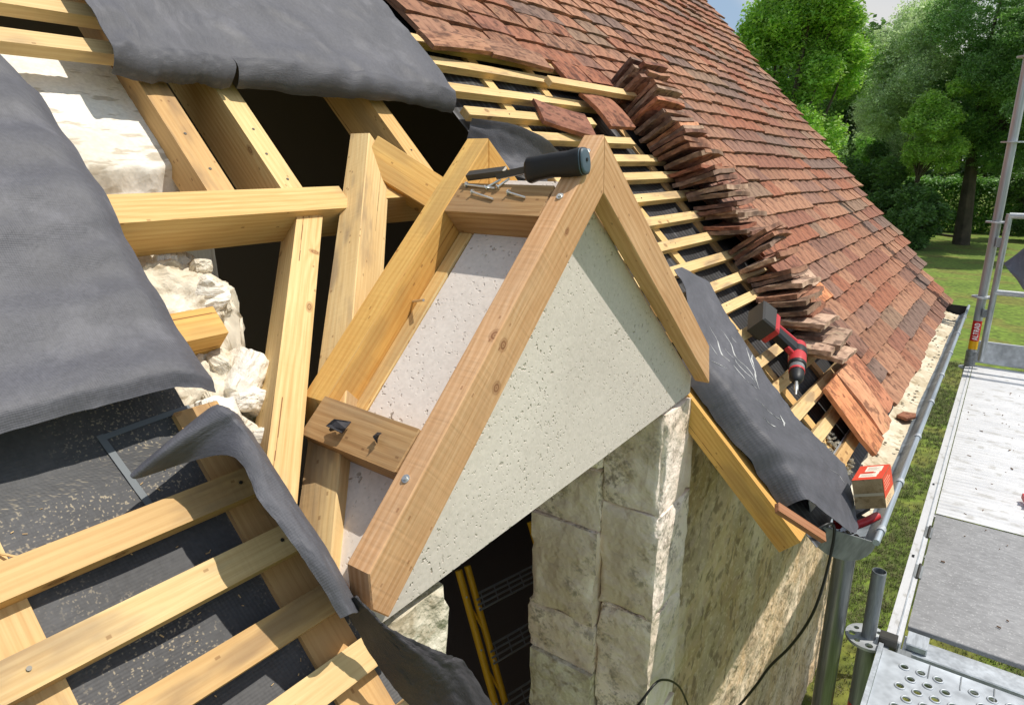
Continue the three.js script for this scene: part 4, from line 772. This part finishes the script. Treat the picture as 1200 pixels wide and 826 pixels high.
// ------------------------------------------------------------------ scaffold
{
  const ringPlate = (x, y, z) => {
    const sh = new THREE.Shape(); sh.absarc(0, 0, 0.062, 0, Math.PI * 2);
    for (let i = 0; i < 8; i++) { const a = i * Math.PI / 4 + 0.2, h = new THREE.Path(); h.absarc(0.044 * Math.cos(a), 0.044 * Math.sin(a), i % 2 ? 0.008 : 0.011, 0, Math.PI * 2); sh.holes.push(h); }
    return new THREE.ExtrudeGeometry(sh, { depth: 0.009, bevelEnabled: false, curveSegments: 20 }).rotateX(-Math.PI / 2).translate(x, y + EYE, z);
  };
  const f = thing('scaffold_post', 'tall grey scaffold post with disc collars and a red and yellow sticker', 'scaffold post');
  const X = -0.094, Z = -5.55;
  part(f, 'tube', rod(P(-0.086, -EYE, Z), P(-0.086, 2.2, Z), 0.027, 20), galv);
  part(f, 'sleeve', rod(P(-0.086, -1.25, Z), P(-0.086, -1.44, Z), 0.033, 20), galvDull);
  for (const y of [-1.378, -0.876, -0.377, 0.126, 0.63, 1.13, -1.9, -2.4, -2.9]) part(f, 'disc_collar', ringPlate(-0.086, y, Z), galv);
  const st = (() => {
    const c = document.createElement('canvas'); c.width = 512; c.height = 128; const x = c.getContext('2d');
    x.fillStyle = '#c8141c'; x.fillRect(0, 0, 512, 128); x.fillStyle = '#f0b400'; x.fillRect(0, 0, 150, 128); x.fillStyle = '#ffffff'; x.font = 'bold 84px sans-serif'; x.textBaseline = 'middle'; x.fillText('ALTRAD', 168, 68, 330);
    const t = new THREE.CanvasTexture(c); t.colorSpace = THREE.SRGBColorSpace; return t;
  })();
  part(f, 'sticker', surf(20, 8, (u, v) => { const a = 0.1 - (v - 0.5) * 2.6; return P(-0.086 + 0.0279 * Math.sin(a), mix(-1.235, -1.035, u), Z + 0.0279 * Math.cos(a)); }), std({ map: st, roughness: 0.5, side: THREE.DoubleSide }));
  settle(f);
  const gf = thing('guard_frame', 'pale grey tubular guard rail frame beside the tall post', 'guard rail');
  const gx = -0.025;
  part(gf, 'upright', rod(P(gx, -1.30, -5.5), P(gx, -0.315, -5.5), 0.019), galv);
  for (const y of [-0.325, -0.825]) part(gf, 'rail', rod(P(gx, y, -5.5), P(0.95, y, -5.5), 0.019), galv);
  part(gf, 'upright', rod(P(0.95, -1.30, -5.5), P(0.95, -0.315, -5.5), 0.019), galv);
  part(gf, 'clip', box(-0.07, -0.53, -5.53, -0.03, -0.47, -5.49), galvDull); part(gf, 'clip', box(-0.07, -1.0, -5.53, -0.03, -0.95, -5.49), galvDull);
  settle(gf);
  const bag = thing('tarp_bundle', 'grey tarp corner hanging from the guard rail', 'tarp');
  part(bag, 'cloth', surf(20, 20, (u, v) => { const a = curve([P(0.17, -0.40, -5.44), P(0.06, -0.55, -5.45), P(-0.005, -0.625, -5.45)])(u), b = curve([P(0.30, -0.66, -5.42), P(0.16, -0.80, -5.42), P(0.07, -0.71, -5.43)])(u); const q = a.lerp(b, v); q.z += 0.03 * Math.sin(v * Math.PI) + 0.01 * n3(u * 5, v * 5, 221); return q; }, { thick: 0.003 }), std({ map: feltMap, color: new THREE.Color().setRGB(1.3, 1.4, 1.5), roughness: 0.7, side: THREE.DoubleSide })); settle(bag);
  const tb = thing('toe_board', 'galvanised toe board closing the far end of the walkway', 'toe board');
  const tg = new THREE.Shape(); tg.moveTo(-0.055, 0); tg.lineTo(0.95, 0); tg.lineTo(0.95, 0.145); tg.lineTo(-0.055, 0.145); const th = new THREE.Path(); th.absarc(-0.025, 0.105, 0.014, 0, 6.283); tg.holes.push(th);
  part(tb, 'board', new THREE.ExtrudeGeometry(tg, { depth: 0.012, bevelEnabled: true, bevelSize: 0.002, bevelThickness: 0.002, bevelSegments: 1 }).translate(0, EYE - 1.335, -5.60), galv);
  part(tb, 'top_roll', rod(P(-0.055, -1.188, -5.592), P(0.95, -1.188, -5.592), 0.008), galv);
  settle(tb);

  // walkway decks
  const dk = thing('scaffold_deck', 'long white ribbed aluminium walkway deck with grey trapdoor', 'scaffold deck');
  const deckMap = tex(512, 1024, (u, v, c) => { const a = 0.82 + 0.07 * (fbm(u, v, 4, 8, 5, 520) - 0.5) + 0.05 * (fbm(u, v, 60, 200, 2, 522) - 0.5); c[0] = a; c[1] = a; c[2] = a * 1.01; lerp3(c, c.slice(), hex('#8f8a80'), 0.35 * smooth(0.60, 0.78, fbm(u, v, 12, 34, 5, 525))); }, true);
  const dmat = std({ map: deckMap, roughness: 0.5, metalness: 0.15 });
  const Y = -1.362;
  part(dk, 'ribbed_panel', surf(4, 560, (u, v) => { const z = mix(-3.005, -5.58, v), t = ((z * 28) % 1 + 1) % 1; return P(mix(-0.062, 0.62, u), Y + 0.007 * smooth(0.18, 0.32, t) * smooth(0.92, 0.78, t), z); }, { su: 1, sv: 3 }), dmat);
  part(dk, 'side_rail', box(-0.108, Y - 0.055, -5.60, -0.066, Y + 0.006, -2.045, { b: 0.004, us: 0.5, vs: 0.5 }), dmat);
  part(dk, 'side_rail', box(0.622, Y - 0.055, -5.60, 0.664, Y + 0.006, -2.045, { b: 0.004, us: 0.5, vs: 0.5 }), dmat);
  part(dk, 'rail_groove', box(-0.082, Y + 0.0062, -5.60, -0.078, Y + 0.0085, -2.06, { b: 0.0005 }), alu);
  const plyMap = tex(512, 512, (u, v, c) => { const a = 0.54 + 0.10 * (fbm(u, v, 5, 5, 5, 530) - 0.5) + 0.10 * (fbm(u, v, 90, 40, 2, 533) - 0.5); c[0] = a; c[1] = a; c[2] = a * 1.015; lerp3(c, c.slice(), hex('#dcdcdc'), 0.4 * smooth(0.72, 0.80, fbm(u, v, 190, 150, 2, 537))); }, true);
  part(dk, 'trapdoor', box(-0.060, Y - 0.014, -2.995, 0.605, Y + 0.003, -2.150, { b: 0.002, us: 0.7, vs: 0.7 }), std({ map: plyMap, roughness: 0.75 }), 'grey speckled trapdoor panel');
  for (const z of [-2.76, -2.44]) { const h = part(dk, 'hinge', rod(P(-0.068, Y + 0.009, z), P(-0.068, Y + 0.009, z - 0.10), 0.005, 10), darkSteel); part(h, 'hinge_leaf', box(-0.082, Y + 0.0065, z - 0.095, -0.056, Y + 0.009, z - 0.005, { b: 0.0006 }), galvDull); }
  for (const z of [-2.60, -3.3]) part(dk, 'slot', box(-0.100, Y + 0.0063, z, -0.092, Y + 0.0071, z + 0.02, { b: 0.0002 }), cableBlack);
  part(dk, 'end_beam', box(-0.108, Y - 0.09, -2.045, 0.664, Y - 0.045, -2.012, { us: 0.5, vs: 0.5 }), galvDull);
  part(dk, 'end_beam', box(-0.062, Y - 0.05, -2.135, 0.62, Y - 0.022, -2.052, { us: 0.5, vs: 0.5, b: 0.003 }), alu);
  part(dk, 'end_bracket', box(-0.055, Y - 0.02, -2.13, 0.0, Y + 0.002, -2.06, { b: 0.003 }), alu); part(dk, 'end_bracket', box(0.34, Y - 0.02, -2.13, 0.37, Y + 0.004, -2.05, { b: 0.003 }), alu);
  part(dk, 'latch', box(0.255, Y - 0.02, -2.105, 0.325, Y - 0.008, -2.085, { b: 0.002 }), redPaint);
  part(dk, 'frame_under', box(-0.066, Y - 0.03, -3.02, 0.62, Y - 0.006, -2.99, { us: 0.5, vs: 0.5 }), dmat);
  settle(dk);
  const bits = []; for (let i = 0; i < 46; i++) { const a = P(rr(-0.03, 0.32), Y + 0.009, rr(-5.0, -2.2)), t = rr(0, 7), L = rr(0.003, 0.018); bits.push(bar(a, a.clone().add(V(Math.cos(t) * L, 0, Math.sin(t) * L)), rr(0.002, 0.005), 0.003, V(0, 1, 0), { b: 0.0004 })); }
  const crumbs = part(scene, 'deck_crumbs', mergeGeometries(bits), oldWood); crumbs.userData = { kind: 'stuff', label: 'dark crumbs and twigs scattered on the white deck', category: 'debris' };
  const rt = thing('hand_tool', 'small red handled tool lying on the white deck, cut by the frame edge', 'tool');
  part(rt, 'handle', bar(P(0.222, Y + 0.045, -3.33), P(0.262, Y + 0.02, -3.19), 0.02, 0.022, V(0, 1, 0), { b: 0.005 }), redPlastic); part(rt, 'blade', bar(P(0.262, Y + 0.014, -3.19), P(0.35, Y + 0.01, -3.08), 0.03, 0.006, V(0, 1, 0)), darkSteel); settle(rt);

  const pd = thing('perforated_deck', 'galvanised steel deck plank with rows of round raised holes', 'scaffold deck');
  const sh = new THREE.Shape(); sh.moveTo(-0.105, 1.26); sh.lineTo(0.60, 1.26); sh.lineTo(0.60, 2.0); sh.lineTo(-0.105, 2.0);
  const rims = [];
  for (let r = 0; r < 15; r++) for (let k = 0; k < 15; k++) {
    const x = -0.045 + k * 0.041 + (r % 2) * 0.0205, z = 1.945 - r * 0.044; if (x > 0.57 || (r < 2 && (k % 4) === 3)) continue;
    const h = new THREE.Path(); h.absarc(x, z, 0.0095, 0, Math.PI * 2); sh.holes.push(h);
    rims.push(new THREE.TorusGeometry(0.0115, 0.0026, 6, 16).rotateX(Math.PI / 2).translate(x, Y + 0.001 + EYE, -z));
  }
  part(pd, 'plate', new THREE.ExtrudeGeometry(sh, { depth: 0.003, bevelEnabled: false, curveSegments: 8 }).rotateX(-Math.PI / 2).translate(0, Y - 0.003 + EYE, 0), alu);
  part(pd, 'hole_rims', mergeGeometries(rims), alu).userData.kind = 'stuff';
  part(pd, 'side_flange', box(-0.118, Y - 0.06, -2.005, -0.106, Y + 0.012, -1.26, { us: 0.5, vs: 0.5 }), alu);
  for (let i = 0; i < 5; i++) part(pd, 'stiffener', box(0.012 + i * 0.075, Y + 0.0005, -1.998, 0.0145 + i * 0.075, Y + 0.003, -1.935, { b: 0.0006 }), galvDull);
  part(pd, 'claw', box(-0.07, Y - 0.035, -2.03, -0.035, Y - 0.002, -2.0), galvDull); part(pd, 'claw', box(0.42, Y - 0.035, -2.03, 0.46, Y - 0.002, -2.0), galvDull);
  settle(pd);
  const np = thing('scaffold_post', 'short grey scaffold spigot with disc collar beside the near deck corner', 'scaffold post');
  const nx = -0.150, nz = -2.03;
  part(np, 'spigot', new THREE.LatheGeometry([[0.0165, -0.03], [0.0165, 0.235], [0.019, 0.235], [0.0195, 0.23], [0.0195, -0.03]].map(([r, y]) => new THREE.Vector2(r, y)), 28).translate(nx, EYE - 1.375, nz), galvDull);
  part(np, 'tube', rod(P(nx, -1.375, nz), P(nx, -EYE, nz), 0.0245, 24), galvDull);
  part(np, 'disc_collar', ringPlate(nx, -1.372, nz), galv);
  part(np, 'ledger_head', box(nx + 0.028, -1.41, nz - 0.02, nx + 0.075, -1.335, nz + 0.02, { b: 0.004 }), darkSteel);
  part(np, 'paint_band', rod(P(nx, -1.60, nz), P(nx, -1.665, nz), 0.0252, 24), redPaint); part(np, 'paint_band', rod(P(nx, -1.668, nz), P(nx, -1.69, nz), 0.0252, 24), whitePaint); part(np, 'paint_band', rod(P(nx, -1.693, nz), P(nx, -1.76, nz), 0.0252, 24), redPaint);
  settle(np);
}

// ------------------------------------------------------------------ trees, hedge, grass
const leafGeo = (n, size, spread, k) => {
  const t = new Tri();
  for (let i = 0; i < n; i++) {
    const o = V(rr(-1, 1), rr(-1, 1), rr(-1, 1)).multiplyScalar(spread), d = V(rr(-1, 1), rr(-0.9, 0.5), rr(-1, 1)).normalize(), s = d.clone().cross(V(rr(-0.5, 0.5), 1, rr(-0.5, 0.5))).normalize(), u = s.clone().cross(d), L = size * rr(0.7, 1.2), W = L * 0.26;
    const a = o, b = o.clone().addScaledVector(d, L * 0.5).addScaledVector(s, W).addScaledVector(u, 0.08 * L), c = o.clone().addScaledVector(d, L), e = o.clone().addScaledVector(d, L * 0.5).addScaledVector(s, -W).addScaledVector(u, 0.08 * L), m = o.clone().addScaledVector(d, L * 0.5);
    for (const [x, y, z] of [[a, m, b], [b, m, c], [c, m, e], [e, m, a]]) t.tri(x, y, z, [0, 0], [1, 0], [1, 1]);
  }
  return t.geo();
};
const leafMat = () => new THREE.MeshPhysicalMaterial({ color: 0xffffff, roughness: 0.7, side: THREE.DoubleSide, transmission: 0.5, thickness: 0 });
const barkMap = tex(256, 512, (u, v, c) => { const a = fbm(u, v, 14, 6, 5, 700); lerp3(c, hex('#6f6454'), hex('#332d24'), a); }, true);
const bark = std({ map: barkMap, bumpMap: barkMap, bumpScale: 0.05, roughness: 1 });
const leafG = [leafGeo(7, 0.55, 0.5, 1), leafGeo(9, 0.42, 0.6, 2)];
const dummy = new THREE.Object3D(), tint = new THREE.Color();
function leaves(parent, name, pts, size, col, k = 0) {
  const im = new THREE.InstancedMesh(leafG[k], leafMat(), pts.length); im.name = numbered(name); im.userData.kind = 'stuff'; shade(im);
  pts.forEach((p, i) => {
    dummy.position.copy(p); dummy.rotation.set(rr(-0.7, 0.7), rr(0, 6.28), rr(-0.7, 0.7)); dummy.scale.setScalar(size * rr(0.7, 1.35)); dummy.updateMatrix(); im.setMatrixAt(i, dummy.matrix);
    const q = rnd(), l = rr(0.65, 1.25); tint.setRGB(mix(col[0][0], col[1][0], q) * l * 2.5, mix(col[0][1], col[1][1], q) * l * 2.3, mix(col[0][2], col[1][2], q) * l * 2.2); im.setColorAt(i, tint);
  });
  parent.add(im); return im;
}
function tree({ name = 'tree', label, group, x, z, y0 = 0, trunk, fork, c, r, n, size, col, blobs = 34, k = 0, hang = 0 }) {
  const t = thing(name, label, name === 'shrub' ? 'shrub' : 'tree', group), base = V(x, y0 - 0.1, z), top = V(x + rr(-0.2, 0.2), fork, z + rr(-0.2, 0.2));
  const g = [];
  const taper = (a, b, r0, r1, bend) => { const m = a.clone().lerp(b, 0.5).add(V(rr(-bend, bend), rr(0, bend), rr(-bend, bend))), cu = new THREE.CatmullRomCurve3([a, m, b]), ge = new THREE.TubeGeometry(cu, 8, 1, 9), p = ge.attributes.position; for (let i = 0; i <= 8; i++) { const q = cu.getPointAt(i / 8), rad = mix(r0, r1, i / 8); for (let j = 0; j <= 9; j++) { const id = i * 10 + j; p.setXYZ(id, q.x + (p.getX(id) - q.x) * rad, q.y + (p.getY(id) - q.y) * rad, q.z + (p.getZ(id) - q.z) * rad); } } ge.computeVertexNormals(); return ge; };
  g.push(taper(base, top, trunk * 1.25, trunk * 0.75, 0.15));
  const B = []; for (let i = 0; i < blobs; i++) { const a = rr(0, 6.283), e = rr(-1, 1), rad = Math.pow(rnd(), 0.45) * 0.86; B.push([V(c[0] + Math.cos(a) * Math.sqrt(1 - e * e) * rad * r[0], c[1] + e * rad * r[1], c[2] + Math.sin(a) * Math.sqrt(1 - e * e) * rad * r[2]), rr(0.20, 0.36) * Math.min(r[0], r[2], r[1])]); }
  B.slice(0, 14).forEach(([p, q]) => g.push(taper(top.clone().add(V(rr(-0.1, 0.1), rr(-0.4, 0), rr(-0.1, 0.1))), p, trunk * 0.42, trunk * 0.08, 0.5)));
  part(t, 'trunk', mergeGeometries(g), bark);
  const pts = []; for (let i = 0; i < n; i++) { const [p, q] = B[Math.floor(rnd() * B.length)], a = rr(0, 6.283), e = rr(-1, 1), rad = q * (0.45 + 0.65 * rnd()), h = hang * rnd() * q * 2; pts.push(V(p.x + Math.cos(a) * Math.sqrt(1 - e * e) * rad, p.y + e * rad * 0.85 - h, p.z + Math.sin(a) * Math.sqrt(1 - e * e) * rad)); }
  leaves(t, 'crown', pts, size, col, k); return settle2(t);
}
function settle2(t) { return t; }
const E0 = EYE;
tree({ label: 'bright green maple closest behind the far edge of the tiled roof', x: -6.4, z: -23.5, trunk: 0.2, fork: E0 - 0.5, c: [-6.3, E0 + 4.0, -23.8], r: [2.3, 6.0, 2.2], n: 26000, size: 0.21, col: [[0.10, 0.22, 0.025], [0.21, 0.34, 0.05]], blobs: 60 });
tree({ label: 'mid green tree filling the gap between maple and willow', x: -8.6, z: -38, trunk: 0.2, fork: E0 - 0.5, c: [-8.5, E0 + 3.0, -38], r: [2.4, 4.4, 2.2], n: 12000, size: 0.28, col: [[0.06, 0.14, 0.03], [0.12, 0.22, 0.05]], blobs: 44, k: 1 });
tree({ label: 'pale grey green willow with fine foliage behind the shrub', x: -5.6, z: -43, trunk: 0.3, fork: E0 + 1, c: [-5.6, E0 + 4.7, -43], r: [3.0, 4.6, 2.8], n: 20000, size: 0.28, col: [[0.20, 0.28, 0.15], [0.33, 0.42, 0.24]], blobs: 60, k: 1, hang: 0.8 });
tree({ label: 'large dark tree with thick bare trunk standing on the lawn', x: -2.0, z: -42.4, trunk: 0.33, fork: E0 + 0.6, c: [-0.6, E0 + 5.4, -42], r: [4.4, 6.4, 4], n: 26000, size: 0.29, col: [[0.055, 0.13, 0.025], [0.11, 0.22, 0.05]], blobs: 60, k: 1 });
tree({ label: 'light green young tree with bent bare branches left of the thick trunk', x: -4.0, z: -40, trunk: 0.10, fork: E0 - 0.5, c: [-3.6, E0 + 1.5, -39.5], r: [1.7, 2.4, 1.6], n: 4500, size: 0.26, col: [[0.13, 0.25, 0.04], [0.22, 0.34, 0.07]], blobs: 22 });
tree({ name: 'shrub', label: 'leafy light green shrub rising above the hedge', x: -6.3, z: -45, trunk: 0.08, fork: E0 - 2.2, c: [-6.2, E0 + 0.4, -45], r: [2.0, 2.3, 1.5], n: 5000, size: 0.30, col: [[0.14, 0.27, 0.06], [0.24, 0.38, 0.10]], blobs: 22 });
[[-9.5, -47.5, 2.3, 3.4, 'dark shrub behind the tile roof edge before the hedge'], [-7.0, -42.0, 1.6, 4.8, 'tall dark shrub under the maple before the hedge'], [-5.3, -41.0, 1.7, 4.3, 'dark shrub below the willow before the hedge'], [-3.75, -38.6, 1.1, 2.9, 'low dark shrub just left of the thick trunk'], [0.9, -46, 2.0, 3.6, 'dark shrub right of the thick trunk before the hedge'], [3.6, -46.5, 2.0, 4.2, 'dark shrub behind the guard rail before the hedge']].forEach(([x, z, r, h, label]) => tree({ name: 'shrub', label, group: 'shrubs before the hedge', x, z, trunk: 0.07, fork: 1.0, c: [x, h * 0.55, z], r: [r, h * 0.55, 1.4], n: 4200, size: 0.33, col: [[0.04, 0.10, 0.018], [0.085, 0.17, 0.035]], blobs: 22 }));
tree({ label: 'dark foliage tree at the picture edge above the guard rail', x: 2.2, z: -36, trunk: 0.25, fork: E0 - 0.5, c: [1.4, E0 + 4.6, -36], r: [2.6, 5.0, 2.4], n: 12000, size: 0.30, col: [[0.05, 0.12, 0.03], [0.10, 0.20, 0.05]], blobs: 50, k: 1 });
[[-17, -58, 12, 'dark green wood edge tree farthest toward the roof'], [-11.5, -62, 13, 'dark wood edge tree between the maple and the willow'], [-6.5, -66, 10, 'dark wood edge tree hidden behind the willow'], [-1, -64, 10, 'dark wood edge tree behind the thick trunked tree'], [5, -60, 10.5, 'dark wood edge tree behind the guard rail'], [11, -58, 10, 'dark wood edge tree beyond the walkway']].forEach(([x, z, h, label]) => tree({ label, group: 'trees of the wood edge', x, z, trunk: 0.35, fork: 2, c: [x, h * 0.5 + 1.2, z], r: [4.2, h * 0.62, 3.5], n: 4200, size: 0.75, col: [[0.035, 0.085, 0.02], [0.075, 0.15, 0.035]], blobs: 46 }));
{
  const h = thing('hedge', 'clipped evergreen hedge running along the back of the lawn', 'hedge');
  part(h, 'stems', (() => { const g = []; for (let x = -16; x < 12; x += 0.35) g.push(rod(V(x + rr(-0.1, 0.1), 0, -50.5 + rr(-0.3, 0.3)), V(x + rr(-0.2, 0.2), 2.4, -50.5 + rr(-0.3, 0.3)), 0.03, 6)); return mergeGeometries(g); })(), bark).userData.kind = 'stuff';
  const pts = []; for (let i = 0; i < 13000; i++) { const f = rnd() < 0.35, x = rr(-16, 12); pts.push(f ? V(x, 2.85 + 0.12 * n3(x, 1, 3) + rr(-0.15, 0.12), -50.5 + rr(-0.8, 0.8)) : V(x, rr(0, 2.9), -49.7 + rr(-0.25, 0.18))); }
  leaves(h, 'foliage', pts, 0.34, [[0.045, 0.12, 0.018], [0.10, 0.21, 0.035]]);
}
{
  const b = thing('fallen_branch', 'pale dead branch lying on the shaded lawn before the hedge', 'branch');
  part(b, 'limb', tube([V(-6.1, 0.5, -47), V(-5.2, 0.75, -46.5), V(-4.2, 0.35, -45.5), V(-3.0, 0.2, -44.5), V(-2.4, 0.2, -44)], 0.07, 30), bark); part(b, 'twig', tube([V(-4.7, 0.05, -44), V(-4.2, 0.6, -45.2), V(-3.7, 1.5, -45.8)], 0.04, 20), bark); settle(b);
  const fl = new THREE.BufferGeometry(), t = new Tri();
  for (let i = 0; i < 7; i++) { const a = rr(0, 6.28), l = rr(0.6, 1.1), w = 0.05, bx = rr(-0.3, 0.3), bz = rr(-0.3, 0.3), d = V(Math.cos(a), 0, Math.sin(a)), s = V(-d.z, 0, d.x).multiplyScalar(w); const A = V(bx, 0, bz), B = A.clone().add(V(d.x * 0.3 * l, 0.8 * l, d.z * 0.3 * l)), C = B.clone().add(V(d.x * 0.45 * l, 0.15 * l, d.z * 0.45 * l)); t.tri(A.clone().sub(s), A.clone().add(s), B, [0, 0], [1, 0], [0.5, 0.6]); t.tri(B.clone().sub(s.clone().multiplyScalar(0.6)), B.clone().add(s.clone().multiplyScalar(0.6)), C, [0, 0.6], [1, 0.6], [0.5, 1]); }
  const gg = t.geo(), pts = [];
  for (let i = 0; i < 60000; i++) { const q = rnd(), z = -1.4 - 15 * Math.pow(q, 1.5), x = rr(-1.3, 2.0); const bare = fbm(((x / 10) % 1 + 1) % 1, ((z / 10) % 1 + 1) % 1, 11, 11, 4, 610); if (bare > 0.56 && rnd() < 0.75) continue; pts.push([x, z]); }
  const im = new THREE.InstancedMesh(gg, std({ roughness: 0.9, side: THREE.DoubleSide }), pts.length); im.name = 'grass'; im.userData = { kind: 'stuff', label: 'patchy green and straw coloured lawn grass below the scaffold', category: 'grass' }; shade(im);
  pts.forEach(([x, z], i) => { const far = clamp(-z / 20); dummy.position.set(x, 0.0, z); dummy.rotation.set(rr(-0.2, 0.2), rr(0, 6.28), rr(-0.2, 0.2)); dummy.scale.set(1, rr(0.6, 1.1), 1).multiplyScalar(mix(0.05, 0.07, far)); dummy.updateMatrix(); im.setMatrixAt(i, dummy.matrix); const l = rr(0.6, 1.3), dry = rnd() < 0.25; tint.setRGB((dry ? 0.22 : 0.105) * l, (dry ? 0.19 : 0.135) * l, (dry ? 0.10 : 0.035) * l); im.setColorAt(i, tint); });
  scene.add(im);
}

renderer.render(scene, camera);
